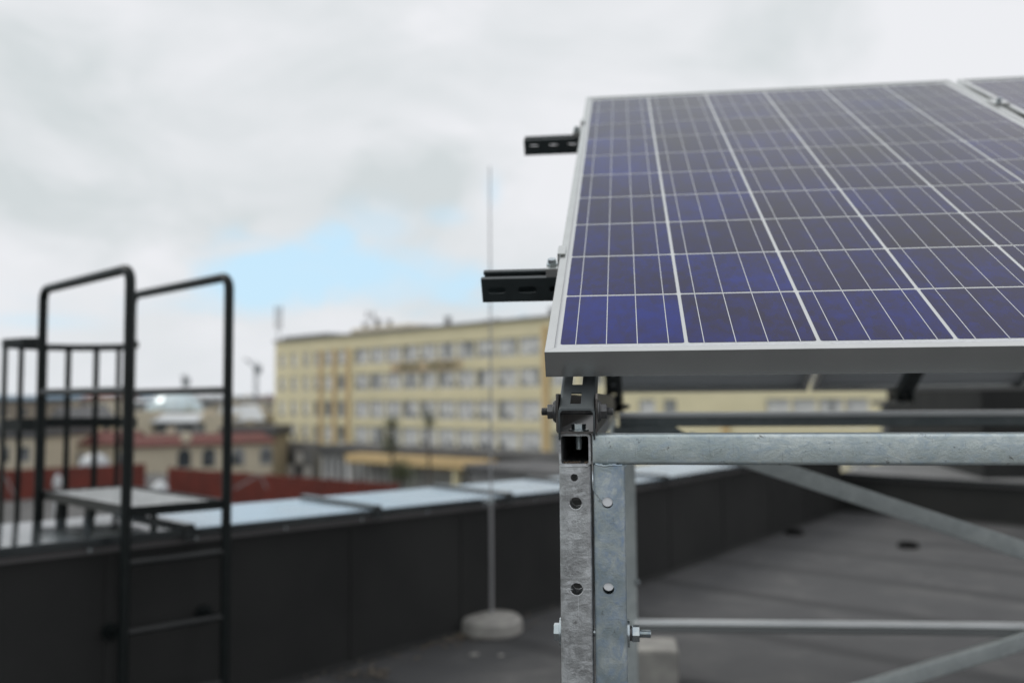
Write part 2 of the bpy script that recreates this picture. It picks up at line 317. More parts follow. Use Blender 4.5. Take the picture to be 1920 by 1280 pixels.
def wall_line(P, Q, zp, zq, n, wid, nm, label, seams=(), seam_up=.028, dark_until=None, joints=(), rise=.01, overlap=.035, cmat=None):
    cmat = cmat or COPA
    t = thing(nm, label, 'parapet', P)
    d = (Q-P).normalized()
    bm = NB(); a = [P, Q, Q+n*(wid-.05), P+n*(wid-.05)]; zz = [zp, zq, zq, zp]
    lo = [bm.verts.new((p.x, p.y, -1.0)) for p in a]; hi = [bm.verts.new((p.x, p.y, z)) for p, z in zip(a, zz)]
    for i in range(4): bm.faces.new((lo[i], lo[(i+1) % 4], hi[(i+1) % 4], hi[i]))
    bm.faces.new(hi); bm.faces.new(lo[::-1]); obj('wall', bm, WALLM, t)
    LEN = (Q-P).length; zat = lambda s: zp+(zq-zp)*s/LEN
    ss = [0]+sorted(seams)+[LEN]
    for k in range(len(ss)-1):
        s0, s1 = ss[k]+.002, ss[k+1]-.002
        bm = NB(); V = []
        for s in (s0, s1):
            p = P+d*s; z = zat(s)
            V.append([bm.verts.new((q.x, q.y, zz_)) for q, zz_ in ((p-n*overlap, z-.012), (p-n*overlap, z+.014), (p+n*wid, z+.014+rise), (p+n*wid, z-.03+rise), (p+n*(wid-.004), z-.03+rise), (p+n*(wid-.006), z+.010+rise), (p-n*(overlap-.004), z+.008), (p-n*(overlap-.004), z-.012))])
        for i in range(8): bm.faces.new((V[0][i], V[0][(i+1) % 8], V[1][(i+1) % 8], V[1][i]))
        bm.faces.new(V[0][::-1]); bm.faces.new(V[1])
        obj('coping_sheet', bm, COPL if (dark_until is not None and s1 <= dark_until+.05) else cmat, t, bevel=.003)
    bm = NB()
    for s in (0, ):
        extr(bm, [(-.001, 0), (.012, 0), (.012, .035), (-.001, .035)], P+Vector((0, 0, zp-.052)), Q+Vector((0, 0, zq-.052)))
    obj('flashing_strip', bm, FLASH, t)
    bm = NB()                                   # dark drip edge under the sheet
    extr(bm, [(0, 0), (overlap-.006, 0), (overlap-.006, .028), (0, .028)], P+Vector((0, 0, zp-.022)), Q+Vector((0, 0, zq-.022))); obj('drip_edge', bm, COPD, t)
    for k in range(int(LEN/.45)):
        sx = .2+.45*k; q = P+d*sx; bm = NB(); cyl(bm, q-n*.010+Vector((0, 0, zat(sx)-.034)), q-n*.0165+Vector((0, 0, zat(sx)-.034)), .009, n=10); obj('fixing_screw', bm, ZINC, t)
    bm = NB(); q0 = P-n*(overlap+.0045)+Vector((0, 0, zp-.018)); q1 = Q-n*(overlap+.0045)+Vector((0, 0, zq-.018)); extr(bm, [(-.004, 0), (.004, 0), (.004, .028), (-.004, .028)], q0, q1); obj('front_lip', bm, COPD, t)
    for s in seams:
        p = P+d*s; z = zat(s); bm = NB()
        a = p-n*(overlap+.014)+Vector((0, 0, z+.006)); b_ = p+n*wid+Vector((0, 0, z+.006+rise))
        extr(bm, rrect(.048, .04, .006, 2), a+Vector((0, 0, seam_up-.02)), b_+Vector((0, 0, seam_up-.02))); 
        extr(bm, rrect(.048, .012, .003, 2), a+Vector((0, 0, seam_up-.012)), a+Vector((0, 0, -.04)), up=n)
        obj('seam_cover', bm, COPD, t, bevel=.002)
    for s in joints:
        p = P+d*s; bm = NB()
        extr(bm, [(-.018, 0), (.018, 0), (.018, .006), (-.018, .006)], p-n*.0+Vector((0, 0, .0)), p+Vector((0, 0, zat(s)-.055)), up=-n); obj('membrane_lap', bm, WALLM, t)
    bm = NB()                                   # cant strip at the foot
    extr(bm, [(0, 0), (.025, 0), (0, .025)], P+Vector((0, 0, .001)), Q+Vector((0, 0, .001))); obj('cant_strip', bm, WALLM, t)
    return t
def s_on(px, py, z, P, d):                     # arc length along wall where the pixel ray meets its face
    r = ray(px, py); n = Vector((-d.y, d.x, 0)); k = (P-CAMP).dot(n)/r.dot(n); return ((CAMP+r*k)-P).dot(d)
SM = [s_on(345, 992, 0, Wm, d01), s_on(697, 956, 0, Wm, d01), s_on(945, 928, 0, Wm, d01), s_on(1115, 908, 0, Wm, d01)]
SM = [SM[0]-1.35] + SM
JT = [s_on(x, 1100, 0, Wm, d01) for x in (205, 662, 868, 1060, 1250)]
wall_line(Wm, W1, zm, z1, NRM, .60, 'parapet_wall', 'long dark membrane parapet with pale metal coping sheets running beside the ladder and lightning rod', seams=SM, dark_until=SM[1], joints=JT[:-1])
d12 = (W2-W1).normalized(); n12 = Vector((-d12.y, d12.x, 0))
wall_line(W1, W2, z1, z1, n12, .60, 'parapet_wall', 'farther stretch of dark parapet behind the steel posts running into the roof corner', seams=[.35, 1.9, 3.3], joints=[.5, 1.5, 2.6, 3.6])
n23 = Vector((-d23.y, d23.x, 0)); zb = zof(1700, 894, at_z(1700, 968, 0))
wall_line(W2+n12*.0, W3, zb, zb, n23, 1.3, 'parapet_wall', 'low dark parapet with broad pale coping closing the far end of the roof', seams=[2.2, 4.4, 6.6], rise=.05, cmat=COPF)
bm = NB()
poly = [Wm-NRM*-.3, W1+NRM*.3, W2+(NRM+n23)*.2, W3+n23*.6, Vector((14, -4, 0)), Vector((-3, -9, 0)), Wm-d01*6+NRM*.3]
top = [bm.verts.new((p.x, p.y, 0)) for p in poly]; bot = [bm.verts.new((p.x, p.y, -11.1)) for p in poly]
bm.faces.new(top); bm.faces.new(bot[::-1])
for i in range(len(poly)): bm.faces.new((bot[i], bot[(i+1) % len(poly)], top[(i+1) % len(poly)], top[i]))
tag(obj('roof', bm, ROOFM), kind='structure')
# dark stair house on the roof, right
SH = thing('stair_house', 'dark clad stair house at the far right end of the roof', 'roof building', at_z(1856, 985, 0))
bm = NB(); p = at_z(1856, 981, 0); box(bm, (p.x+2.2, p.y+1.8, 1.15), (4.4, 3.4, 2.3)); obj('wall', bm, WALLM, SH)
bm = NB(); box(bm, (p.x+2.2, p.y+1.8, 2.36), (4.6, 3.6, .12)); obj('roof', bm, FLASH, SH)
bm = NB(); box(bm, (p.x+2.6, p.y+.08, 1.0), (.95, .06, 2.0)); dr = obj('door', bm, FLASH, SH)
bm = NB(); cyl(bm, (p.x+2.25, p.y+.02, 1.0), (p.x+2.25, p.y+.02, 1.12), .012); obj('handle', bm, ZINC, dr)
# ------------------------------------------------------------ solar panels
TAU = .5105; PW, PL, PH = .992, 1.645, .035
BACKS = mat('white_backsheet_under_glass', (.55, .565, .57), (.52, .535, .54), rough=.35, coat=.6, scale=20, coatr=.12, ior=1.35)
RIB = mat('tinned_ribbon', (.52, .53, .55), (.60, .61, .63), rough=.3, metal=.35, coat=.5, scale=200, coatr=.12)
BACKU = mat('white_backsheet_underside', (.62, .65, .68), (.55, .58, .61), rough=.5, scale=2)
CELL = bpy.data.materials.new('polycrystalline_cells'); CELL.use_nodes = True
def setup_cell():
    t = CELL.node_tree; b = t.nodes['Principled BSDF']; nn = t.nodes.new; lk = t.links.new
    at = nn('ShaderNodeAttribute'); at.attribute_name = 'tint'; tcn = nn('ShaderNodeTexCoord')
    v = nn('ShaderNodeTexVoronoi'); v.inputs['Scale'].default_value = 130; mp = nn('ShaderNodeMapping'); mp.inputs['Scale'].default_value = (1, .45, 1); lk(tcn.outputs['Object'], mp.inputs[0]); lk(mp.outputs[0], v.inputs['Vector'])
    sp = nn('ShaderNodeSeparateColor'); lk(v.outputs['Color'], sp.inputs[0])
    n = nn('ShaderNodeTexNoise'); n.inputs['Scale'].default_value = 45; n.inputs['Detail'].default_value = 5; lk(tcn.outputs['Object'], n.inputs['Vector'])
    n0 = nn('ShaderNodeTexNoise'); n0.inputs['Scale'].default_value = 7; n0.inputs['Detail'].default_value = 3; lk(tcn.outputs['Object'], n0.inputs['Vector'])
    def m(op, a, c, d=None):
        q = nn('ShaderNodeMath'); q.operation = op
        for i, x in enumerate((a, c, d)):
            if x is None: continue
            if isinstance(x, (int, float)): q.inputs[i].default_value = x
            else: lk(x, q.inputs[i])
        return q.outputs[0]
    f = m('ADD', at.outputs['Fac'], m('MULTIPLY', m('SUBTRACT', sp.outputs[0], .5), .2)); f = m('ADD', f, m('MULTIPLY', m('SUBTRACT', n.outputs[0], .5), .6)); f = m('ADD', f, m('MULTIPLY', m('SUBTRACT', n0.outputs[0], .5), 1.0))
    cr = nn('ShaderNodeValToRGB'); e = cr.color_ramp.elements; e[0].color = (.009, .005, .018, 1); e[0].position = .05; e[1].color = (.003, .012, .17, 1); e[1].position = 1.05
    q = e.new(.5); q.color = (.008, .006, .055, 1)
    lk(f, cr.inputs[0]); lk(cr.outputs[0], b.inputs['Base Color'])
    b.inputs['Roughness'].default_value = .5; b.inputs['Specular IOR Level'].default_value = 0; b.inputs['Coat Weight'].default_value = 1; b.inputs['Coat Roughness'].default_value = .14; b.inputs['Coat IOR'].default_value = 1.275
setup_cell()
def ring(bm, prof, x0, y0, x1, y1, g=.00015):
    """mitred rectangular ring, each side its own solid; prof: (inset, w)"""
    sides = [((x0, y0), (x1, y0)), ((x1, y0), (x1, y1)), ((x1, y1), (x0, y1)), ((x0, y1), (x0, y0))]
    for (a, b_) in sides:
        d = Vector((b_[0]-a[0], b_[1]-a[1])).normalized(); n = Vector((-d.y, d.x))
        A = []; B = []
        for i, w_ in prof:
            p = Vector(a)+d*(i+g)+n*i; q = Vector(b_)-d*(i+g)+n*i
            A.append(bm.verts.new((p.x, p.y, w_))); B.append(bm.verts.new((q.x, q.y, w_)))
        k = len(prof)
        for j in range(k): bm.faces.new((A[j], A[(j+1) % k], B[(j+1) % k], B[j]))
        bm.faces.new(A[::-1]); bm.faces.new(B)
FPROF = [(0, -PH), (0, -.0006), (.0006, 0), (.0108, 0), (.0112, -.0004), (.0112, -.0022), (.002, -.0026), (.002, -.0078), (.010, -.0078), (.010, -.0095), (.002, -.0095), (.002, -PH+.0016), (.028, -PH+.0016), (.028, -PH)]
CW, CH, PU, PV, MU, MV = .1541, .1540, .1588, .1586, .0182, .0252
def make_panel(name, label, M4, seed, group):
    rnd = random.Random(seed)
    t = thing(name, label, 'solar panel', group=group); t.matrix_world = M4
    bm = NB(); ring(bm, FPROF, 0, 0, PW, PL); obj('frame', bm, FRAMEA, t, local=True)
    bm = NB(); box(bm, (PW/2, PL/2, -.0045), (PW-.006, PL-.006, .0036)); obj('backsheet', bm, BACKS, t, local=True)
    bm = NB(); box(bm, (PW/2, PL/2, -.0071), (PW-.008, PL-.008, .0012)); 
    bk = obj('rear_sheet', bm, BACKU, t, local=True)
    bm = NB(); lay = bm.loops.layers.float_color.new('tint')
    for i in range(6):
        for j in range(10):
            x = MU+i*PU+(PU-CW)*.0; y = MV+j*PV; vs = []
            ch = .002
            pts = [(ch, 0), (CW-ch, 0), (CW, ch), (CW, CH-ch), (CW-ch, CH), (ch, CH), (0, CH-ch), (0, ch)]
            f = bm.faces.new([bm.verts.new((x+a, y+b_, -.0024)) for a, b_ in pts])
            tv = max(0, min(1, .74-.28*min(1, (i+.2*j)/2.6)+rnd.uniform(-.14, .14)-(.10 if rnd.random() < .2 else 0)+(.18 if j == 0 and i == 0 else 0)-(.012*j)))  # bluer towards lower left: angle-dependent sheen put into the cell tint
            for lp in f.loops: lp[lay] = (tv, tv, tv, 1)
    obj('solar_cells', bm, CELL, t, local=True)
    bm = NB()
    for i in range(6):
        for k in range(4):
            x = MU+i*PU+CW*(k+.5)/4
            y0 = .0175 if i % 2 == 0 or True else .02
            box(bm, (x, (y0+MV+10*PV+.004)/2, -.0022), (.00105, MV+10*PV+.004-y0, .0003))
    obj('busbars', bm, RIB, t, local=True)
    for i in (0, 2, 4):
        a = MU+i*PU+.012; b_ = MU+(i+2)*PU-.016
        for yy in (.0175, MV+10*PV+.010):
            bm = NB(); extr(bm, rrect(.0052, .0006, .0002, 1), (a, yy, -.0021), (b_, yy, -.0021)); obj('collector_ribbon', bm, RIB, t, local=True)
    bm = NB(); box(bm, (PW/2, PL-.12, -.017), (.11, .09, .018)); obj('junction_box', bm, RAIL, t, local=True, bevel=.003)
    return t
B0 = Vector((-.0987, 1.1066, .0561+EYE))
T0 = Matrix.Translation(B0) @ Matrix.Rotation(TAU, 4, 'X')
def P_(u, v, w_): return T0 @ Vector((u, v, w_))
gp = 'blue solar panels of the front slope'
make_panel('solar_panel', 'nearest blue solar panel whose lower left corner overhangs the steel post', T0, 3, gp)
make_panel('solar_panel', 'second front slope solar panel, only its upper corner showing at the right edge', T0 @ Matrix.Translation((PW+.02, 0, 0)), 5, gp)
# back slope, seen from below
gb = 'solar panels of the back slope seen from underneath'
labs = ['back slope panel seen from underneath, behind the slotted bracket at the post', 'back slope panel seen from underneath, between the pale frame seams above the rear beam', 'back slope panel seen from underneath, cut off at the right edge of the photo']
YB = 4.62
for k in range(3):
    B = Vector((-.10+k*(PW+.02)+PW, YB, EYE+.050))
    Mx = Matrix.Translation(B) @ Matrix.Rotation(math.pi, 4, 'Z') @ Matrix.Rotation(TAU, 4, 'X')
    make_panel('solar_panel', labs[k], Mx, 11+k, gb)
# ------------------------------------------------------------ rails under the front slope
def slotcut(bm, c, lx, rz, along, across, depth=.2):
    """obround cutter prism: c centre, lx length, rz radius, axes along, depth along 'across'"""
    al = Vector(along).normalized(); ac = Vector(across).normalized(); u = al.cross(ac)
    pts = []
    for s_, a0 in ((1, -90), (-1, 90)):
        for i in range(7):
            a = R(a0+180*i/6); pts.append((s_*(lx/2-rz)+rz*math.cos(a), rz*math.sin(a)))
    A = [bm.verts.new(c+al*a+u*b_-ac*depth/2) for a, b_ in pts]; B = [bm.verts.new(c+al*a+u*b_+ac*depth/2) for a, b_ in pts]
    n = len(pts)
    for i in range(n): bm.faces.new((A[i], A[(i+1) % n], B[(i+1) % n], B[i]))
    bm.faces.new(A[::-1]); bm.faces.new(B)
def cprofile(w, h, t, lip):     # opening on +up side
    return [(-w/2, 0), (w/2, 0), (w/2, h), (w/2-lip, h), (w/2-lip, h-t*2.2), (w/2-lip+t, h-t*2.2), (w/2-lip+t, h-t), (w/2-t, h-t), (w/2-t, t), (-w/2+t, t), (-w/2+t, h-t), (-w/2+lip-t, h-t), (-w/2+lip-t, h-t*2.2), (-w/2+lip, h-t*2.2), (-w/2+lip, h), (-w/2, h)]
def rail(label, v, uL, uR=2.1, off=0.0):
    t = thing('mounting_rail', label, 'rail', P_(uL, v, -PH-.041), group='slotted rails under the solar panels')
    up = T0.to_3x3() @ Vector((0, 0, 1))
    bm = NB(); extr(bm, cprofile(.041, .0405, .0022, .010), P_(uL, v, -PH-.041), P_(uR, v, -PH-.041), up)
    o = obj('channel', bm, RAIL, t, smooth=False)
    # thicken the first part with slots through both walls
    cb = NB()
    u = uL+.024+off
    while u < uL+.9:
        slotcut(cb, P_(u, v, -PH-.0205), .030, .0055, (1, 0, 0), T0.to_3x3() @ Vector((0, 1, 0)), .08); u += .050
    cb.transform(t.matrix_world.inverted() if False else Matrix.Translation(-t.location))
    boolcut(o, cb)
    # end clamp with its screw at the panel edge
    bm = NB(); c = [(-.024, -PH-.002), (-.002, -PH-.002), (-.002, .0012), (.008, .0012), (.008, .0040), (-.0045, .0040), (-.0045, -PH+.014), (-.024, -PH+.014)]
    extr(bm, [(a, b_) for a, b_ in c], P_(0, v-.019, 0), P_(0, v+.019, 0), up)
    cl = obj('end_clamp', bm, FRAMEA, t, bevel=.0006)
    bm = NB(); cyl(bm, P_(-.015, v, -PH+.0145), P_(-.015, v, -PH+.0235), .0068, n=18); cyl(bm, P_(-.015, v, -PH+.0145), P_(-.015, v, -PH+.016), .009, n=18)
    cyl(bm, P_(-.015, v, -PH-.02), P_(-.015, v, -PH-.002), .004, n=12); obj('cap_screw', bm, ZINC, cl, smooth=True)
    return t
R1 = rail('near slotted dark rail sticking out left of the nearest panel, just above the building roofline', .358, -.1295)
R2 = rail('upper slotted dark rail left of the nearest panel, sky showing through its slots', 1.318, -.151)
mc = thing('mid_clamp', 'small aluminium clamp bridging the gap between the two front slope panels', 'clamp', P_(PW+.01, 1.318, 0))
bm = NB(); upn = T0.to_3x3() @ Vector((0, 0, 1)); extr(bm, [(-.018, .001), (.018, .001), (.018, .0042), (-.018, .0042)], P_(PW+.01, 1.293, 0), P_(PW+.01, 1.343, 0), upn); obj('plate', bm, FRAMEA, mc)
bm = NB(); cyl(bm, P_(PW+.01, 1.318, .0042), P_(PW+.01, 1.318, .012), .0068, n=16); obj('screw', bm, ZINC, mc, smooth=True)
# ------------------------------------------------------------ front steel frames
YF = 1.090                                   # front face of the posts
pl0 = at_y(1049.5, 1000, YF); pl1 = at_y(1109.5, 1000, YF); pr0 = at_y(1113.5, 1000, YF); pr1 = at_y(1173.5, 1000, YF)
XL0, XL1, XR0, XR1 = pl0.x, pl1.x, pr0.x, pr1.x
WL = XL1-XL0; WR = XR1-XR0; XL = (XL0+XL1)/2; XR = (XR0+XR1)/2
ZT = at_y(1300, 813, YF).z; ZB = at_y(1300, 871.5, YF).z; HB = ZT-ZB; ZTL = at_y(1080, 813, YF).z
YBK = 4.3
def holes(bm, X, zs, r, y0, y1):
    for z in zs:
        dx = 0
        if isinstance(z, tuple): z, dx, rr = z
        else: rr = r
        cyl(bm, (X+dx, y0, z), (X+dx, y1, z), rr, n=28)
LF = thing('steel_frame', 'galvanised post with open ended square tube on top, left of the pair bolted together', 'steel frame', (XL, YF+.02, 0))
bm = NB(); sqtube(bm, (XL, YF, ZTL-WL/2), (XL, YBK, ZTL-WL/2), WL, WL, .0026, .0042); tt = obj('top_tube', bm, G_L, LF, smooth=True)
bm = NB(); sqtube(bm, (XL, YF+WL/2, 0.008), (XL, YF+WL/2, ZTL-WL-.0002), WL, WL, .0028, .0042, up=(0, 1, 0)); post = obj('post', bm, G_L, LF, smooth=True)
zz = lambda x, y: at_y(x, y, YF).z
cb = NB(); holes(cb, XL, [(zz(1081, 943), .0005, .0073), (zz(1083, 1104), .0005, .0074)], .007, YF-.01, YF+.06)
cyl(cb, (XL-.001, YF-.01, zz(1078, 895)), (XL-.001, YF+.01, zz(1078, 895)), .0044, n=24)
cb.transform(Matrix.Translation(-LF.location)); boolcut(post, cb)
bm = NB(); sqtube(bm, (XL, YBK-WL/2, 0.008), (XL, YBK-WL/2, ZTL-WL-.0002), WL, WL, .0028, .0042, up=(0, 1, 0)); obj('rear_post', bm, G_F, LF, smooth=True)
for y in (YF+WL/2, YBK-WL/2):
    bm = NB(); box(bm, (XL-.02, y, .004), (.12, .12, .008)); obj('base_plate', bm, G_F, LF, bevel=.001)
for px_, py_ in ((1081, 943), (1083, 1104)):      # pale arc painting the lit lower rim of each drilled hole
    c = at_y(px_, py_, YF); c.x = XL+.0005; bm = NB(); pipe(bm, [Vector((c.x+.0076*math.cos(R(a)), YF-.0002, c.z+.0076*math.sin(R(a)))) for a in range(195, 346, 10)], .0007, 6); obj('lit_rim_arc', bm, mat('lit_rim_pale', (.85, .87, .88), rough=.35, metal=.5), LF, smooth=True)
for a_, b_ in (((1062, 1103.5), (1074, 1103.8)), ((1094, 1104), (1109, 1104.5)), ((1084, 1118), (1085, 1157)), ((1081, 957), (1081.5, 990))):
    bm = NB(); pipe(bm, [at_y(*a_, YF-.00005), at_y(*b_, YF-.00005)], .0003, 5); obj('scribed_line', bm, mat('scribed', (.6, .62, .63), rough=.4), LF)
# dark rusty debris inside the tube mouth
bm = NB()
for k in range(12):
    x = XL+random.uniform(-.014, .014); y = YF+random.uniform(.003, .03); box(bm, (0, 0, 0), (random.uniform(.002, .007), .002, .0012), Matrix.Translation((x, y, ZTL-WL+.0036)) @ Matrix.Rotation(random.uniform(0, 3), 4, 'Z') @ Matrix.Rotation(random.uniform(-.5, .5), 4, 'Y'))
obj('rust_flakes', bm, mat('rust', (.08, .04, .02), (.2, .16, .12), rough=.9, scale=200), tt)
def bead(bm, pts, r=.0016):
    P = []
    for a, b_ in zip(pts, pts[1:]):
        a, b_ = Vector(a), Vector(b_); n = max(2, int((b_-a).length/.0015))
        for i in range(n):
            P.append(a.lerp(b_, i/n)+Vector((random.uniform(-1, 1), random.uniform(-.3, .3), random.uniform(-1, 1)))*.0005)
    pipe(bm, P, r, n=7)
bm = NB(); bead(bm, [(XL0+.002, YF+.0008, ZTL-WL-.0006), (XL1-.002, YF+.0008, ZTL-WL-.0006)], .0013); obj('weld', bm, G_L, LF, smooth=True)
RF = thing('steel_frame', 'galvanised portal frame with long horizontal beam to the right, bolted beside the open ended post', 'steel frame', (XR, YF+.02, 0))
XE = 2.93
bm = NB(); sqtube(bm, (XR0, YF+.02, (ZT+ZB)/2), (XE, YF+.02, (ZT+ZB)/2), .04, HB, .0028, .0042); 
o = obj('beam', bm, G_B, RF, smooth=True)
bm = NB(); sqtube(bm, (XR, YF+.02, .008), (XR, YF+.02, ZB-.0002), WR, .04, .0028, .0042, up=(0, 1, 0)); post = obj('post', bm, G_R, RF, smooth=True)
cb = NB(); holes(cb, XR, [(zz(1138.5, 942), -.0022, .0065), (zz(1141.5, 1103), -.0024, .0067)], .0065, YF-.01, YF+.06)
cb.transform(Matrix.Translation(-RF.location)); boolcut(post, cb)
# end cap plate closing the left end of the beam, welded flush
bm = NB(); box(bm, (XR0+.0004, YF+.02, (ZT+ZB)/2), (.0012, .034, HB-.006)); obj('end_cap', bm, G_R, RF)
bm = NB(); sqtube(bm, (XE-.02, YF+.02, .008), (XE-.02, YF+.02, ZB-.0002), .04, .04, .0028, .0042, up=(0, 1, 0)); obj('post', bm, G_F, RF, smooth=True)
bm = NB(); bead(bm, [(XR0+.003, YF+.0012, ZB+.001), (XR0+.012, YF+.0010, ZB-.0012), (XR0+.02, YF+.001, ZB-.0006), (XR1-.002, YF+.0012, ZB-.001)], .0016); obj('weld', bm, G_R, RF, smooth=True)
bm = NB(); v = [(XR1-.001, ZB+.0006), (XR1+.0045, ZB+.0006), (XR1-.001, ZB-.006)]
A = [bm.verts.new((x, YF+.004, z)) for x, z in v]; B = [bm.verts.new((x, YF+.034, z)) for x, z in v]
bm.faces.new(A); bm.faces.new(B[::-1])
for i in range(3): bm.faces.new((A[i], B[i], B[(i+1) % 3], A[(i+1) % 3]))
obj('gusset_weld', bm, G_R, RF, bevel=.0008)
# fine wire curl hanging between the posts
bm = NB(); q = [at_y(x, y, YF-.001) for x, y in ((1110.5, 905), (1112, 917), (1117, 926), (1124, 934), (1129, 938))]; pipe(bm, q, .0005, n=6); q2 = [at_y(x, y, YF-.002) for x, y in ((1110.5, 903), (1114, 920), (1121, 929), (1126, 936), (1127, 941))]; pipe(bm, q2, .0004, n=6)
tag(obj('wire_offcut', bm, ZINC), 'thin curled wire caught in the gap between the two posts', 'wire')
# pale discs filling most of the right post's holes
for x, y in ((1139, 939.5), (1141, 1097)):
    c = at_y(x, y, YF+.0012); bm = NB(); cyl(bm, c, c+Vector((0, .032, 0)), .0062, n=24); obj('hole_disc', bm, mat('pale_disc', (.85, .86, .88), rough=.5), RF, smooth=True)
# through bolt joining the two posts
def thread(bm, p0, p1, r, pitch=.0014):
    d = (Vector(p1)-Vector(p0)); n = max(2, int(d.length/pitch)); pr = []
    for i in range(n):
        a = Vector(p0)+d*(i/n); m_ = Vector(p0)+d*((i+.5)/n); e = Vector(p0)+d*((i+1)/n)
        cyl(bm, a, m_, r*.86, r, n=16, cap=False); cyl(bm, m_, e, r, r*.86, n=16, cap=False)
    cyl(bm, Vector(p1)-d.normalized()*.0005, Vector(p1)+d.normalized()*.0004, r*.86, n=16)
zb_ = at_y(1120, 1185, YF+.02).z; yb = YF+.02; BT = thing('through_bolt', 'shiny zinc hex bolt passing sideways through both posts near the bottom of the photo', 'bolt', (XR, yb, zb_))
bm = NB(); cyl(bm, (XL0-.0025, yb, zb_), (XL0-.0003, yb, zb_), .0165, n=36); obj('washer', bm, ZINC, BT, smooth=True)
bm = NB(); hexn(bm, (XL0-.0095, yb, zb_), (XL0-.0026, yb, zb_), .0108); obj('head', bm, ZINC, BT, bevel=.0007)
bm = NB(); cyl(bm, (XR1+.0003, yb, zb_), (XR1+.0028, yb, zb_), .0165, n=36); obj('washer', bm, ZINC, BT, smooth=True)
bm = NB(); cyl(bm, (XR1+.0029, yb, zb_), (XR1+.0055, yb, zb_), .0088, n=30); obj('spring_washer', bm, BOLTD, BT, smooth=True)
bm = NB(); hexn(bm, (XR1+.0057, yb, zb_), (XR1+.0145, yb, zb_), .0103); obj('nut', bm, ZINC, BT, bevel=.0008)
bm = NB(); cyl(bm, (XL0, yb, zb_), (XR1+.013, yb, zb_), .0045, n=14); thread(bm, (XR1+.0145, yb, zb_), (XR1+.0275, yb, zb_), .0049); obj('shank', bm, ZINC, BT, smooth=True)
# ------------------------------------------------------------ bracket channel + inclined slotted channel
XB0 = at_y(1043, 790, YF).x; XB1 = at_y(1121, 790, YF).x; XBc = (XB0+XB1)/2; WB = XB1-XB0; TB = .0024
ZU0 = ZTL+.0004; ZU1 = at_y(1043, 738, YF).z
UB = thing('channel_bracket', 'dark steel u shaped bracket channel lying on the tube top under the panel corner', 'bracket', (XBc, YF, ZU0))
bm = NB(); w2 = WB/2
yb0 = YF-.004
prof = [(-w2, ZU1-ZU0), (-w2, .004), (-w2+.0012, .0012), (-w2+.004, 0), (w2-.004, 0), (w2-.0012, .0012), (w2, .004), (w2, ZU1-ZU0), (w2-TB, ZU1-ZU0), (w2-TB, .005), (w2-.005, TB), (-w2+.005, TB), (-w2+TB, .005), (-w2+TB, ZU1-ZU0)]
extr(bm, prof, (XBc, yb0, ZU0), (XBc, YBK+.02, ZU0))
ub = obj('u_channel', bm, BRKT, UB)
# cut the front of the side plates down at a slant, as the photo shows lower right plate
cb = NB()
A = [(yb0-.01, ZU0+.052), (yb0-.01, ZU0+.031), (yb0+.010, ZU1+.004)]
va = [cb.verts.new((XB1-.01, y, z)) for y, z in A]; vb = [cb.verts.new((XB1+.01, y, z)) for y, z in A]
cb.faces.new(va); cb.faces.new(vb[::-1])
for i in range(3): cb.faces.new((va[i], vb[i], vb[(i+1) % 3], va[(i+1) % 3]))
cb.transform(Matrix.Translation(-UB.location)); boolcut(ub, cb)
# inclined channel nested inside
SLP = R(26.5); WC = WB-2*TB-.0015; zt = at_y(1080, 765.5, YF-.012).z
dI = Vector((0, math.cos(SLP), math.sin(SLP))); uI = Vector((0, -math.sin(SLP), math.cos(SLP)))
yI = YF-.012
IC = thing('slotted_channel', 'grey inclined channel with square holes rising under the nearest panel from the bracket', 'channel', (XBc, yI, zt))
HC = .036; t_ = .0022; a2 = WC/2
prof = [(-a2, -HC), (-a2, -.004), (-a2+.0012, -.0012), (-a2+.004, 0), (a2-.004, 0), (a2-.0012, -.0012), (a2, -.004), (a2, -HC), (a2-t_, -HC), (a2-t_, -.005), (a2-.005, -t_), (-a2+.005, -t_), (-a2+t_, -.005), (-a2+t_, -HC)]
pI = Vector((XBc, yI, zt))
bm = NB(); extr(bm, prof, pI-dI*.012, pI+dI*1.6, uI); ic = obj('channel', bm, CHAN, IC)
cb = NB()
for k in range(14):
    c = pI+dI*(.028+.053*k)-Vector((.0016, 0, 0)); box(cb, (0, 0, 0), (.0128, .031, .012), Matrix.Translation(c) @ Matrix.Rotation(SLP, 4, 'X'))
box(cb, (XBc, yI-.05, zt), (.2, .1, .2))      # plumb cut front end
cb.transform(Matrix.Translation(-IC.location)); boolcut(ic, cb)
# cross bolts of the bracket
zc = at_y(1080, 771, YF+.006).z; yc = YF+.006
CB = thing('through_bolt', 'dull grey threaded bolt sticking out of both sides of the dark bracket', 'bolt', (XBc, yc, zc))
for s_, X in ((-1, XB0), (1, XB1)):
    f = lambda a: X+s_*a
    bm = NB(); cyl(bm, (f(.0002), yc, zc), (f(.0022), yc, zc), .0135, n=28); obj('washer', bm, BOLTD, CB, smooth=True)
    bm = NB(); hexn(bm, (f(.0023), yc, zc), (f(.0108), yc, zc), .0100); cyl(bm, (f(.0023), yc, zc), (f(.0040), yc, zc), .0118, n=24); obj('nut', bm, BOLTD, CB, bevel=.0006)
    bm = NB(); cyl(bm, (XBc, yc, zc), (f(.0108), yc, zc), .0040, n=12); thread(bm, (f(.0108), yc, zc), (f(.0178), yc, zc), .0049, .0014); obj('threaded_end', bm, BOLTD, CB, smooth=True)
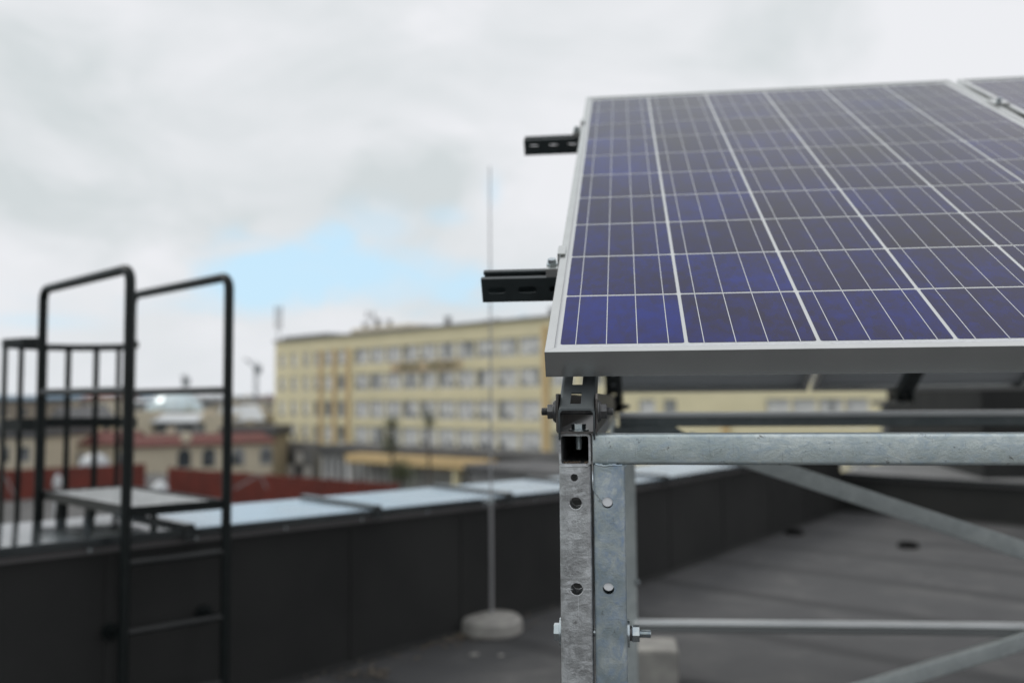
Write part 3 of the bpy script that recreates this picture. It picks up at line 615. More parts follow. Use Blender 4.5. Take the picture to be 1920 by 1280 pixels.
# vertical bolt through the bracket floor into the tube
xv = at_y(1085, 800, YF+.016).x; yv = YF+.016
VB = thing('hex_bolt', 'bright hex bolt standing in the bracket with its shank hanging into the open tube', 'bolt', (xv, yv, ZU0+TB))
bm = NB(); cyl(bm, (xv, yv, ZU0+TB+.0002), (xv, yv, ZU0+TB+.0018), .0125, n=32); obj('washer', bm, ZINC, VB, smooth=True)
bm = NB(); hexn(bm, (xv, yv, ZU0+TB+.0019), (xv, yv, ZU0+TB+.0088), .0090); obj('head', bm, ZINC, VB, bevel=.0006)
bm = NB(); thread(bm, (xv, yv, ZTL-.0026), (xv, yv, ZTL-.019), .0042, .0014); obj('shank', bm, ZINC, VB, smooth=True)
# ------------------------------------------------------------ middle frame (below the ridge)
YM = 2.50
XM = at_y(1179, 1000, YM).x; ZTM = at_y(1500, 771, YM).z
MF = thing('steel_frame', 'blurred galvanised frame standing behind the front beam, with slanting braces and a low rail', 'steel frame', (XM, YM+.02, 0))
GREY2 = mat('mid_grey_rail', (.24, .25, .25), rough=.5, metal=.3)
DKS = galv('dark_toned_steel', (.22, .25, .255), (.16, .19, .2), (.24, .27, .28), rough=.55, metal=.3, dirt=.2, seed=3)  # darker steel tone for the middle frame's beam and gusset plate
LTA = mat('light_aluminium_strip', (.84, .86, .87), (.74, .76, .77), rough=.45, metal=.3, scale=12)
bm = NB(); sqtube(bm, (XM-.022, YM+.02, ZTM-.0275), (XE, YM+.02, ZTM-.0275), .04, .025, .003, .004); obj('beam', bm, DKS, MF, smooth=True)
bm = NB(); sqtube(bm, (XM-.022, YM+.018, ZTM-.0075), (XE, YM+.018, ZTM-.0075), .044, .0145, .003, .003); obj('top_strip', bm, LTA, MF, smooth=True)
for X in (XM, XE-.02):
    bm = NB(); sqtube(bm, (X, YM+.02, .008), (X, YM+.02, ZTM-.0402), .04, .04, .003, .005, up=(0, 1, 0)); po = obj('post', bm, G_F, MF, smooth=True)
    bm = NB(); box(bm, (X, YM+.02, .004), (.12, .12, .008)); obj('base_plate', bm, G_F, po)
c = at_y(1191, 1091, YM-.002); bm = NB(); cyl(bm, c+Vector((0, 0, 0)), c+Vector((.012, 0, 0)), .007, n=14); hexn(bm, c+Vector((.0, 0, 0)), c+Vector((.006, 0, 0)), .011); obj('bolt', bm, ZINC, MF, smooth=True)
def brace(p, q, w_=.04, nm='brace', y=YM-.012):
    a = at_y(*p, y); b_ = at_y(*q, y); bm = NB()
    extr(bm, [(-.0016, -w_/2), (.0016, -w_/2), (.0016, w_/2-.003), (.018, w_/2-.003), (.018, w_/2), (-.0016, w_/2)], a, b_, up=(0, 0, 1)); obj(nm, bm, G_F, MF)
def brace2(p, q, y, w_=.040, nm='brace'):
    a = at_y(*p, y); b_ = at_y(*q, y); bm = NB(); sqtube(bm, a, b_, .03, w_, .003, .005, up=(0, 0, 1)); obj(nm, bm, G_F, MF, smooth=True)
brace2((1290, 824), (2300, 1157), YM-.02, .046)
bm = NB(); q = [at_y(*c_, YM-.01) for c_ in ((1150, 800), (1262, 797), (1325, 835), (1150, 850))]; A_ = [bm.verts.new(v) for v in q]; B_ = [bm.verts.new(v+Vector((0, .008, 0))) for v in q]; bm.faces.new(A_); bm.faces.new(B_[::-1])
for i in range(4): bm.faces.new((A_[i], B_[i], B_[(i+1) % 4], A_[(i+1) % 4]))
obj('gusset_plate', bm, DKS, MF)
brace2((2300, 1084), (1330, 1381), YM-.06, .040)
a = at_y(1188, 1169, YM+.01); b_ = at_y(1920, 1176, YM-.03); b_ = a+(b_-a)*1.6
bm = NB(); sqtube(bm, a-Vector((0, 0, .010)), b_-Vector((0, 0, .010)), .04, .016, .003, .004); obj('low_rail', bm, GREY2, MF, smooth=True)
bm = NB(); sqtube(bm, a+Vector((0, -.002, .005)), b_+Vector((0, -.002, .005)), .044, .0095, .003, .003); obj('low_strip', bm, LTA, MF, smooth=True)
# back slope brackets/rafters
for k, (px, nm, lb) in enumerate(((1152, 'slotted_channel', 'dark blurred channel sloping down behind the front bracket with a light hole in it'), (1690, 'slotted_channel', 'dark blurred channel slanting under the back slope panels near the right'))):
    base = at_y(px, 750, YB-.35)
    base.z = EYE-.012
    if k == 0: base = at_y(1152, 762, 2.9); 
    t = thing(nm, lb, 'channel', base, group='dark channels carrying the back slope')
    dB = Vector((0, -math.cos(TAU), math.sin(TAU))); uB = Vector((0, math.sin(TAU), math.cos(TAU)))
    W_ = .05 if k == 0 else .065
    bm = NB(); sqtube(bm, base, base+dB*1.25*(.5 if k == 0 else 1), W_, .042, .003, .003, up=uB); o = obj('channel', bm, RAIL, t)
    cb = NB()
    for q in range(6): box(cb, (0, 0, 0), (.014, .02, .2), Matrix.Translation(base+dB*(.05+.06*q)) @ Matrix.Rotation(-TAU, 4, 'X'))
    cb.transform(Matrix.Translation(-t.location)); boolcut(o, cb)
    bm = NB(); s2 = W_/2+.004; extr(bm, [(-s2, .045), (-s2, -.03), (s2, -.03), (s2, .045), (s2-.003, .045), (s2-.003, -.027), (-s2+.003, -.027), (-s2+.003, .045)], base+Vector((0, -.06, 0)), base+Vector((0, .05, 0))); obj('bracket', bm, RAIL, t)
    bm = NB(); cyl(bm, base+Vector((-s2-.02, 0, 0)), base+Vector((s2+.02, 0, 0)), .006, n=10); hexn(bm, base+Vector((s2+.001, 0, 0)), base+Vector((s2+.01, 0, 0)), .011); hexn(bm, base+Vector((-s2-.01, 0, 0)), base+Vector((-s2-.001, 0, 0)), .011); obj('bolt', bm, BOLTD, t)
# ------------------------------------------------------------ ballast block, vents, debris
CONC = mat('pale_concrete', (.40, .385, .355), (.30, .29, .27), rough=.85, scale=14, detail=8, bump=.5, bscale=60, bdist=.004)
c = at_z(1234, 1302, 0); BL = Vector((c.x, c.y+.12, 0)); bm = NB(); box(bm, (c.x, c.y+.12, .095), (.185, .24, .19)); bmesh.ops.bevel(bm, geom=bm.edges[:], offset=.008, segments=2, affect='EDGES')
tag(obj('concrete_block', bm, CONC), 'pale concrete ballast block on the roof just right of the posts', 'block')
BLK = mat('black_rubber', (.008, .008, .008), rough=.8, ior=1.2)
for (px, py), lb in (((1490, 1001), 'small round black roof drain close to the far parapet'), ((1703, 1026), 'small round black roof drain out on the open roof below the slanting brace')):
    c = at_z(px, py, 0); r = .088; t = thing('roof_drain', lb, 'roof drain', c, group='black roof drains')
    bm = NB(); lathe(bm, [(r, .002), (r, .012), (r*.93, .03), (r*.85, .034)], c, 24); obj('flange', bm, BLK, t, smooth=True)
    bm = NB(); lathe(bm, [(r*.8, .033), (r*.78, .045), (r*.5, .052), (r*.1, .054)], c, 24); obj('cap', bm, BLK, t, smooth=True)
LEAF = mat('dry_litter', (.14, .105, .07), (.2, .18, .15), rough=.9, scale=40)
bm = NB()
def scrap(px, py, r):
    c = at_z(px, py, 0); n = random.randint(5, 7); a0 = random.random()*6; vs = [Vector((c.x+math.cos(a0+6.283*i/n)*r*random.uniform(.5, 1), c.y+math.sin(a0+6.283*i/n)*r*random.uniform(.5, 1), .003+random.uniform(.002, .012))) for i in range(n)]
    lo = [bm.verts.new(v) for v in vs]; hi = [bm.verts.new(v+Vector((0, 0, .006))) for v in vs]; bm.faces.new(lo[::-1]); bm.faces.new(hi)
    for i in range(n): bm.faces.new((lo[i], lo[(i+1) % n], hi[(i+1) % n], hi[i]))
for k in range(60):
    px = random.gauss(850, 35); scrap(px, 1196-(px-850)*.27+random.uniform(-6, 10), random.uniform(.005, .014))
for k in range(60): 
    px = random.uniform(560, 1040); scrap(px, 1275-(px-560)*.28+random.uniform(0, 26), random.uniform(.003, .011))
for k in range(25): scrap(random.gauss(700, 22), 1266+random.uniform(-7, 7), random.uniform(.006, .018))
tag(obj('leaf_litter', bm, LEAF), 'dry leaves and grit gathered along the foot of the parapet', 'litter', kind='stuff')
for (px, py, r), lb in (((889, 1228, .026), 'larger pale stone chip lying on the roof in front of the rod base'), ((940, 1229, .018), 'smaller pale stone chip lying on the roof right of the larger one')):
    bm = NB(); c = at_z(px, py, 0); bmesh.ops.create_icosphere(bm, subdivisions=2, radius=r, matrix=Matrix.Translation((c.x, c.y, r*.2)) @ Matrix.Diagonal((1, .7, .3, 1)))
    for v in bm.verts: v.co += Vector((mnoise.noise(v.co*30), mnoise.noise(v.co*30+Vector((5, 0, 0))), 0))*.008
    tag(obj('stone_chip', bm, CONC, smooth=True), lb, 'stone', 'stone chips on the roof')
# ------------------------------------------------------------ lightning rod
GREY = mat('grey_aluminium_rod', (.34, .34, .345), rough=.5, metal=.4)
c = at_z(922, 1184, 0); LR = thing('lightning_rod', 'tall thin lightning rod rising in front of the parapet from a round concrete foot', 'lightning rod', c)
bm = NB(); lathe(bm, [(.168, .0), (.176, .012), (.172, .07), (.155, .088), (.05, .094), (.03, .1)], c, 48); obj('concrete_base', bm, CONC, LR, smooth=True)
zk = zof(921, 935, c); zt2 = zof(920, 312, c)
bm = NB(); cyl(bm, c+Vector((0, 0, .09)), (c.x, c.y, zk), .0105, n=16); obj('pole', bm, GREY, LR, smooth=True)
bm = NB(); cyl(bm, (c.x, c.y, zk), (c.x+.004, c.y, zt2), .0055, .0038, n=12); obj('rod', bm, GREY, LR, smooth=True)
bm = NB(); q = Vector((c.x, c.y, zk-.01)); pipe(bm, [q, q+NRM*.16+Vector((0, 0, -.01))-d01*.05, q+NRM*.3-d01*.08], .006, n=8); box(bm, q, (.04, .03, .03)); obj('wall_bracket', bm, ZINC, LR, smooth=True)
bm = NB(); q = c+Vector((-.15, -.05, .0)); pipe(bm, [q+Vector((.05, 0, .05)), q+Vector((-.01, 0, .05)), q+Vector((-.06, -.02, .03)), q+Vector((-.08, -.02, .006))], .006, n=8); box(bm, q+Vector((-.03, 0, .035)), (.03, .04, .045)); obj('cable_clamp', bm, ZINC, LR, smooth=True)
# ------------------------------------------------------------ access ladder with handrails, platform, cage
LAD = mat('dark_green_black_paint', (.006, .009, .009), (.009, .012, .012), ior=1.33, rough=.42, scale=20)
PLAT = mat('galvanised_grating', (.60, .61, .61), (.48, .49, .49), rough=.4, metal=.5, scale=12)
LGT = mat('worn_grey_tube', (.05, .05, .05), (.03, .03, .03), rough=.35, metal=.4, scale=15)
RGM = mat('dark_rung', (.011, .013, .013), (.018, .019, .019), rough=.5)
ZA = 3.60; ZBd = 3.86
A = at_d(245, 500, ZA); A.z = EYE+.535; Ax, Ay = A.x, A.y
Bp = at_d(430, 520, ZBd); Bx, By = Bp.x, Bp.y
zA = zof(240, 497, A)+.0; zhand = zA-.012
vec = (at_d(82, 538, 4.28)-at_d(245, 500, ZA)); vec.z = 0
Ap = Vector((Ax, Ay, 0)); Bq = Vector((Bx, By, 0)); A2 = Ap+vec; B2 = Bq+vec*1.0
LD = thing('access_ladder', 'black steel roof ladder with hooped handrails, step over platform and safety cage', 'ladder', Ap)
zpl = zof(238, 955, Ap); RT = .0205
for p, q in ((Ap, A2), (Bq, B2)):
    top_ = zhand; a = zadj(p, -.0 if p is Ap else -.0); pts = [zadj(p, .12)]
    pts += fillet(zadj(p, .12), zadj(p, top_), zadj(q, top_), .055); pts += fillet(zadj(p, top_), zadj(q, top_), zadj(q, -1.4), .055); pts += [zadj(q, -1.9)]
    bm = NB(); pipe(bm, pts, RT, 16); obj('handrail', bm, LAD, LD, smooth=True)
for p, q in ((Ap, A2), (Bq, B2)):
    zm_ = zof(238, 731, Ap); bm = NB(); pipe(bm, [zadj(p, zm_), zadj(q, zm_)], .016, 12); obj('mid_rail', bm, LGT, LD, smooth=True)
zr = [zof(238, 1056, Ap), zof(238, 1186, Ap)]; sp_ = zr[0]-zr[1]
for z in (zr[0], zr[1], zr[1]-sp_, zr[1]-2*sp_):
    if z < .05: continue
    bm = NB(); pipe(bm, [zadj(Ap, z), zadj(Bq, z)], .014, 12); obj('rung', bm, RGM, LD, smooth=True)
z = -.1
for k in range(5):
    z = zpl-.32-k*.28; bm = NB(); pipe(bm, [zadj(A2, z), zadj(B2, z)], .014, 12); obj('rung', bm, RGM, LD, smooth=True)
# wall brackets with round feet
zz_ = zof(232, 1192, Ap)
for p, dpx in ((Ap, 0), (Bq, 0)):
    n = vec.normalized(); dist = (Wm-p).dot(NRM); foot = p+NRM*(dist-.004)
    bm = NB(); pipe(bm, [zadj(p, zz_), zadj(foot, zz_)], .012, 10); br_ = obj('wall_bracket', bm, LAD, LD, smooth=True)
    bm = NB(); cyl(bm, zadj(foot-NRM*.014, zz_), zadj(foot, zz_), .036, n=20); obj('foot_plate', bm, LAD, br_, smooth=True)
# platform
PB = LD
inset = vec*.0
uu = (Bq-Ap); vv = vec
bm = NB(); n1_ = 34
def L3(a, b_, z): p = Ap+uu*a+vv*b_; return Vector((p.x, p.y, z))
for i in range(23):
    b0 = .02+.96*i/22; pipe(bm, [L3(.06, b0, zpl-.002), L3(.88, b0, zpl-.002)], 0, flat=(.006, .033, (0, 0, 1)))
for i in range(7):
    a0 = .08+.78*i/6; pipe(bm, [L3(a0, .02, zpl-.004), L3(a0, .98, zpl-.004)], 0, flat=(.02, .005, (0, 0, 1)))
obj('grating', bm, PLAT, LD)
for p, q in ((L3(.04, 0, zpl-.01), L3(.04, 1, zpl-.01)), (L3(.96, 0, zpl-.01), L3(.96, 1, zpl-.01)), (L3(0, .0, zpl-.01), L3(1, .0, zpl-.01)), (L3(0, 1, zpl-.01), L3(1, 1, zpl-.01))):
    bm = NB(); pipe(bm, [p, q], 0, flat=(.04, .008, (0, 0, 1))); obj('platform_edge', bm, LGT if p.z > 0 and (p-q).length > .6 else LAD, LD)
for a_ in (.15, .85):
    for b0 in (.55, .9):
        bm = NB(); pipe(bm, [L3(a_, b0, zpl-.03), L3(a_, b0+.03, zpl-.14)], 0, flat=(.06, .008, vec)); obj('support_foot', bm, LAD, LD)
# cage
mid = (A2+B2)/2; hx = (B2-A2).normalized(); hv = vec.normalized()*1.0; hw = (B2-A2).length/2
def cage_pt(t, z):                                 # t 0..1 around from A2 to B2 in a bulging hoop
    a = math.pi*t; rx = .30; 
    if t < .0: return zadj(A2, z)
    c = mid+hv*.20
    if t <= 0: return zadj(A2, z)
    if t >= 1: return zadj(B2, z)
    return zadj(c - hx*rx*math.cos(a)*1.0 + hv*.34*math.sin(a), z)
zh1 = zof(75, 639, A2); zh2 = zof(75, 797, A2)
for z, wd in ((zh1, .035), (zh2, .05), (zh2-.85, .05), (zh2-1.7, .05)):
    pts = [zadj(A2, z), zadj(A2+hv*.07-hx*.06, z)]+[cage_pt(.03+.94*i/20, z) for i in range(21)]+[zadj(B2+hv*.07+hx*.06, z), zadj(B2, z)]
    bm = NB(); pipe(bm, pts, 0, flat=(wd, .008, (0, 0, 1))); obj('cage_hoop', bm, LAD, LD)
for t in (.03, .21, .345, .48, .60, .74, .87):
    p = cage_pt(t, 0); bm = NB(); d_ = (cage_pt(t+.02, 0)-cage_pt(t-.02, 0)).normalized(); c_ = p-d_.cross(Vector((0, 0, 1)))*0
    pipe(bm, [zadj(p, zh1-.005), zadj(p, zh2-1.75)], 0, flat=(.030, .007, d_)); obj('cage_bar', bm, LAD, LD)
# ------------------------------------------------------------ city
GZ = -11.2
def dpt(px, d, z=0): p = at_d(px, 745, d); return Vector((p.x, p.y, z))
YEL = mat('pale_yellow_plaster', (.82, .74, .50), (.75, .68, .455), rough=.9, scale=.4)
ORG = mat('ochre_plaster', (.66, .48, .25), (.60, .44, .23), rough=.9, scale=.5)
BEI = mat('beige_plaster', (.60, .54, .42), (.52, .46, .36), rough=.9, scale=.3)
BEI2 = mat('sandy_plaster', (.42, .36, .26), (.36, .31, .23), rough=.9, scale=.3)
GRW = mat('grey_concrete_wall', (.26, .26, .26), (.2, .2, .2), rough=.9, scale=.5)
DGR = mat('dark_roofing', (.08, .08, .085), (.12, .12, .12), rough=.85, scale=.6)
RED = mat('red_brown_sheet', (.20, .038, .024), (.14, .03, .02), rough=.6, scale=.7)
REDT = mat('red_tile_roof', (.13, .034, .026), (.10, .03, .024), rough=.85, scale=1.2)
WHT = mat('white_window_frame', (.62, .62, .62), rough=.6)
GLS = mat('window_glass', (.06, .07, .08), (.30, .31, .32), rough=.12, scale=.35, detail=2, lo=.42, hi=.58)
BLD = mat('pale_blind', (.84, .84, .81), (.66, .66, .67), rough=.8, scale=.6)
GLB = mat('dome_glass', (.50, .62, .66), (.62, .70, .72), rough=.2, metal=.3, scale=.5)
WHR = mat('white_metal_roof', (.55, .57, .58), (.48, .5, .52), rough=.45, scale=.4)
PAV = mat('street_ground', (.16, .16, .15), (.11, .12, .09), rough=.9, scale=.03)
bm = NB(); s_ = 6000; vs = [bm.verts.new(v) for v in ((-s_, -s_, GZ), (s_, -s_, GZ), (s_, s_, GZ), (-s_, s_, GZ))]; bm.faces.new(vs); tag(obj('ground', bm, PAV), kind='structure')
class Wall:
    """vertical facade from P to Q; s metres along, z height, o outwards to the camera"""
    def __init__(s, P, Q):
        s.P = Vector((P.x, P.y, 0)); s.L = (Vector((Q.x, Q.y, 0))-s.P).length; s.d = (Vector((Q.x, Q.y, 0))-s.P)/s.L; s.n = Vector((s.d.y, -s.d.x, 0))
        if s.n.dot(-s.P) < 0: s.n = -s.n
        s.M = Matrix((( s.d.x, s.n.x, 0, s.P.x), (s.d.y, s.n.y, 0, s.P.y), (0, 0, 1, 0), (0, 0, 0, 1)))
    def box(s, bm, s0, s1, z0, z1, o0, o1, mi=0):
        box(bm, ((s0+s1)/2, (o0+o1)/2, (z0+z1)/2), (s1-s0, abs(o1-o0), z1-z0), s.M, mi)
    def spx(s, px):
        r = ray(px, 745); r = Vector((r.x, r.y, 0)); k = s.P.dot(s.n)/r.dot(s.n); return (r*k-s.P).dot(s.d)
def windowed(t, w, wins, depth_col, mulls=2, wallmat=None, frame=WHT):
    pass
OGL = mat('reflecting_office_glass', (.20, .21, .22), (.42, .43, .43), rough=.15, scale=.35, detail=2, lo=.42, hi=.58)
# yellow office building
OL, OR2 = dpt(515, 126), dpt(1790, 63.3)
W = Wall(OL, OR2); rows = [(EYE+4.3, EYE+6.25), (EYE+1.08, EYE+3.08), (EYE-2.4, EYE-.25), (EYE-5.6, EYE-3.4)]
TOP = EYE+8.0
YB_ = thing('office_building', 'long pale yellow four storey office block with rows of windows behind the roof edge', 'building', W.P+Vector((0, 0, GZ)))
S1020 = W.spx(1020); S660 = W.spx(661); S590 = W.spx(592); SR = W.L
segs = []           # (s0,s1) wall pieces between windows, per row identical
wins = []
for a, b_ in ((523, 533), (545, 555), (567, 577), (587, 597)): wins.append((W.spx(a), W.spx(b_), 'n'))
wins += [(W.spx(607), W.spx(622), 'n'), (W.spx(632), W.spx(647), 'n')]
s = S660+.2; n_r = 10; step = (S1020-.4-s)/n_r
for k in range(n_r): wins.append((s+k*step+.12, s+(k+1)*step-.12, 'r'))
wins += [(W.spx(1034), W.spx(1075), 'r'), (W.spx(1090), W.spx(1130), 'n'), (W.spx(1197), W.spx(1228), 'n'), (W.spx(1243), W.spx(1268), 'n'), (W.spx(1435), W.spx(1480), 'r'), (W.spx(1484), W.spx(1530), 'r'), (W.spx(1534), W.spx(1580), 'r'), (W.spx(1584), W.spx(1628), 'r'), (W.spx(1690), W.spx(1720), 'n'), (W.spx(1740), W.spx(1765), 'n')]
bm = NB()
zs = [GZ]+[z for r_ in rows[::-1] for z in r_]+[TOP]
for i in range(0, len(zs), 2): W.box(bm, 0, SR, zs[i], zs[i+1], -12, 0)          # full bands, top parapet
for (z0_, z1_) in rows:
    c_ = 0
    for a, b_, k in sorted(wins):
        if a-c_ > .02: W.box(bm, c_, a, z0_, z1_, -.6, -.0)
        c_ = b_
    W.box(bm, c_, SR, z0_, z1_, -.6, 0)
    W.box(bm, .1, SR-.1, z0_, z1_, -11.9, -11.2)
obj('wall', bm, YEL, YB_)
cnt = 0
for (z0_, z1_) in rows:
    for a, b_, k in wins:
        bm = NB(); m = 3 if k == 'r' else 1
        W.box(bm, a, b_, z0_+.002, z0_+.12, -.35, -.15); W.box(bm, a, b_, z1_-.1, z1_-.002, -.35, -.15)
        for j in range(m+1):
            x = a+(b_-a)*j/m; W.box(bm, max(a, x-.07), min(b_, x+.07), z0_+.12, z1_-.1, -.34, -.16)
        f = obj('window', bm, WHT, YB_)
        bm = NB(); W.box(bm, a+.05, b_-.05, z0_+.06, z1_-.06, -.30, -.26); obj('pane', bm, OGL, f)
        for j in range(m):
            if random.random() < .85:
                hgt = random.uniform(.6, 1)*(z1_-z0_-.25); x0 = a+(b_-a)*j/m+.1; x1 = a+(b_-a)*(j+1)/m-.1
                bm = NB(); W.box(bm, x0, x1, z1_-.1-hgt, z1_-.1, -.255, -.235); obj('blind', bm, BLD, f)
for px, w_ in ((602, .5), (627, .55), (653, .6), (1024, .7), (1360, .6)):
    s = W.spx(px); bm = NB(); W.box(bm, s-w_/2, s+w_/2, EYE-6.6 if px != 1360 else GZ, EYE+6.4 if px < 1000 else (EYE+7.2 if px != 1360 else EYE-1.6), .0, .22); obj('ochre_pilaster', bm, ORG, YB_)
bm = NB(); W.box(bm, -.2, SR+.2, TOP, TOP+.25, -12.1, .25); obj('roof_edge', bm, GRW, YB_)
# shop style sign: two dark illegible words on a reddish strip
sa, sb = W.spx(733), W.spx(868); zs0 = EYE+3.35; bm = NB()
W.box(bm, sa, sb, zs0-.25, zs0+.95, .05, .10); sg = obj('sign', bm, mat('faded_red_sign', (.56, .43, .29), (.60, .50, .32), rough=.8, scale=.8), YB_)
x = sa+1.6; LETM = mat('dark_green_letters', (.05, .07, .04), rough=.7)
for word in (6, 8):
    bm = NB()
    for k in range(word):
        hh = .62; 
        W.box(bm, x, x+.14, zs0+.04, zs0+.04+hh, .11, .16)
        if k % 3 != 1: W.box(bm, x+.14, x+.48, zs0+.04+hh-.14, zs0+.04+hh, .11, .16)
        if k % 2 == 0: W.box(bm, x+.14, x+.44, zs0+.28, zs0+.4, .11, .16)
        if k % 3 != 0: W.box(bm, x+.4, x+.52, zs0+.04, zs0+.04+hh, .11, .16)
        x += .66
    x += 1.2; obj('lettering', bm, LETM, sg)
# roof furniture
bm = NB(); W.box(bm, W.spx(628), W.spx(738), TOP+.25, TOP+1.15, -8, -2.2); 
obj('penthouse', bm, BEI, YB_, bevel=.4)
for px, h, r in ((645, 1.0, .4), (668, 1.5, .5), (690, 1.1, .3), (757, .7, .6), (770, .6, .3), (800, 1.9, .45), (832, .6, .3), (873, .7, .35), (893, .8, .3), (945, .7, .3), (965, .6, .3), (998, 1.6, .7), (1010, 1.2, .4), (586, .7, .3)):
    s = W.spx(px); bm = NB(); zb0 = TOP+.25+(.9 if 628 < px < 738 else 0); W.box(bm, s-r*.45, s+r*.45, zb0, zb0+h*.6, -3.6, -3.0); W.box(bm, s-r*.55, s+r*.55, zb0+h*.6, zb0+h*.7, -3.7, -2.9); obj('chimney', bm, GRW, YB_)
bm = NB(); W.box(bm, .3, W.spx(600), TOP+.25, TOP+.75, -7, -1.0); obj('roof_rail', bm, DGR, YB_)
def mast(px, d, zb, pyt, label, n_arm=3, r=.12, nm='antenna_mast'):
    p = dpt(px, d, 0); ztp = zof(px, pyt, p); t = thing(nm, label, 'antenna', (p.x, p.y, zb))
    bm = NB(); cyl(bm, (p.x, p.y, zb), (p.x, p.y, ztp), r, r*.5, n=8); obj('pole', bm, GRW, t)
    bm = NB()
    for k in range(n_arm):
        z = ztp-(ztp-zb)*(.1+.22*k); box(bm, (p.x, p.y, z), (1.0-.15*k, .08, .1)); box(bm, (p.x+.4, p.y, z), (.18, .15, .9)); box(bm, (p.x-.4, p.y, z), (.18, .15, .9))
    obj('aerials', bm, GRW, t); return t
p = W.P+W.d*W.spx(521)-W.n*2
mast(521, 127.5, TOP+.2, 574, 'tall antenna mast at the left end of the yellow office roof', 3, .1)
mast(694, 112, TOP+1.1, 588, 'thin antenna mast above the penthouse of the yellow office building', 1, .06)
# low annex with ochre fascia and columns
AN0, AN1 = dpt(598, 106), dpt(1120, 80); WA = Wall(AN0, AN1); ZA1 = EYE-5.75
AX = thing('annex_building', 'low grey annex with ochre fascia and white columns in front of the yellow office block', 'building', WA.P+Vector((0, 0, GZ)))
bm = NB(); WA.box(bm, 0, WA.L, ZA1-.9, ZA1-.05, -5, 0); WA.box(bm, 0, WA.L, GZ, GZ+1.1, -5, -.4); WA.box(bm, .2, WA.L, GZ, ZA1-.9, -5, -4); obj('wall', bm, GRW, AX)
bm = NB(); WA.box(bm, -.4, WA.L+.2, ZA1-.05, ZA1+.35, -5.2, .5); obj('roof', bm, DGR, AX)
bm = NB()
k = 0; s = .3
while s < WA.L-.5:
    WA.box(bm, s, s+.28, GZ+1.1, ZA1-.9, -.5, -.2); s += 1.15
cl_ = obj('window_frames', bm, WHT, AX)
bm = NB(); WA.box(bm, .2, WA.L-.2, GZ+1.1, ZA1-.9, -.65, -.55); obj('pane', bm, OGL, cl_)
s0_, s1_ = WA.spx(682), WA.spx(938); bm = NB(); WA.box(bm, s0_, s1_, ZA1-1.15, ZA1-.25, .4, 2.6); obj('ochre_fascia', bm, ORG, AX)
for px in (684, 880, 930):
    s = WA.spx(px); bm = NB(); WA.box(bm, s-.3, s+.3, GZ, ZA1-1.15, 1.6, 2.2); obj('column', bm, YEL if px != 684 else WHT, AX)
# lower left glazed part of the office block
WG = Wall(dpt(520, 121), dpt(588, 117)); bm = NB(); WG.box(bm, 0, WG.L, GZ, EYE-5.7, -3, 0)
GP = thing('glazed_porch', 'grey glazed entrance block at the left foot of the yellow office building', 'building', WG.P+Vector((0, 0, GZ))); obj('wall', bm, GRW, GP)
for i in range(4):
    for j in range(3):
        bm = NB(); a = .4+i*(WG.L-.4)/4; z = GZ+.5+j*1.8; WG.box(bm, a, a+WG.L/4-.4, z, z+1.5, .01, .06); obj('window', bm, GLS if (i+j) % 2 else BLD, GP)
# nearer dark roofs behind the far coping, right of the annex
p0_, p1_ = dpt(880, 62), dpt(1120, 52); WK = Wall(p0_, p1_); zk0 = zof(1000, 878, dpt(1000, 58)); 
KK = thing('flat_building', 'low building with dark grey roof edge just above the coping left of the posts', 'building', WK.P+Vector((0, 0, GZ)))
bm = NB(); WK.box(bm, 0, WK.L+26, GZ, zk0-.35, -6, 0); obj('wall', bm, GRW, KK); bm = NB(); WK.box(bm, -.3, WK.L+26.3, zk0-.35, zk0, -6.2, .3); obj('roof', bm, DGR, KK)
# red corrugated hoardings on neighbouring roof
def hoarding(a, b_, za_, zb2, label, ang=1):
    P, Q = dpt(*a), dpt(*b_); w_ = Wall(P, Q); t = thing('red_fence', label, 'fence', w_.P+Vector((0, 0, zb2)), group='red corrugated fences on the neighbouring roof')
    bm = NB(); n = int(w_.L/.35)
    for i in range(n): w_.box(bm, i*w_.L/n, (i+.55)*w_.L/n, zb2, za_, -.05, .06)
    w_.box(bm, 0, w_.L, zb2, za_-.03, -.08, -.03)
    obj('sheeting', bm, RED, t)
    for k in range(int(w_.L/3)+1):
        bm = NB(); w_.box(bm, min(k*3.0, w_.L-.2), min(k*3.0, w_.L-.2)+.15, zb2-.2, za_+.1, -.2, -.082); obj('post', bm, REDT, t)
    return w_
zr_ = zof(322, 876, dpt(322, 69)); NR = zr_-2.3
hoarding((318, 69), (745, 54.5), zr_, NR, 'red corrugated fence right of the ladder, running below the office building')
zl_ = zof(270, 868, dpt(270, 74))
hoarding((-90, 66), (276, 74), zl_, NR, 'red corrugated fence seen through the bars of the ladder cage')
bm = NB(); pts = [dpt(-700, 40), dpt(-300, 88), dpt(300, 92), dpt(770, 66), dpt(800, 30), dpt(200, 24)]
t_v = [bm.verts.new((p.x, p.y, NR)) for p in pts]; b_v = [bm.verts.new((p.x, p.y, GZ)) for p in pts]; bm.faces.new(t_v); bm.faces.new(b_v[::-1])
for i in range(len(pts)): bm.faces.new((b_v[i], b_v[(i+1) % 6], t_v[(i+1) % 6], t_v[i]))
tag(obj('flat_building', bm, mat('grey_gravel_roof', (.12, .118, .115), (.06, .06, .06), rough=.9, scale=.9)), 'broad flat roofed neighbour carrying the red corrugated fences', 'building')
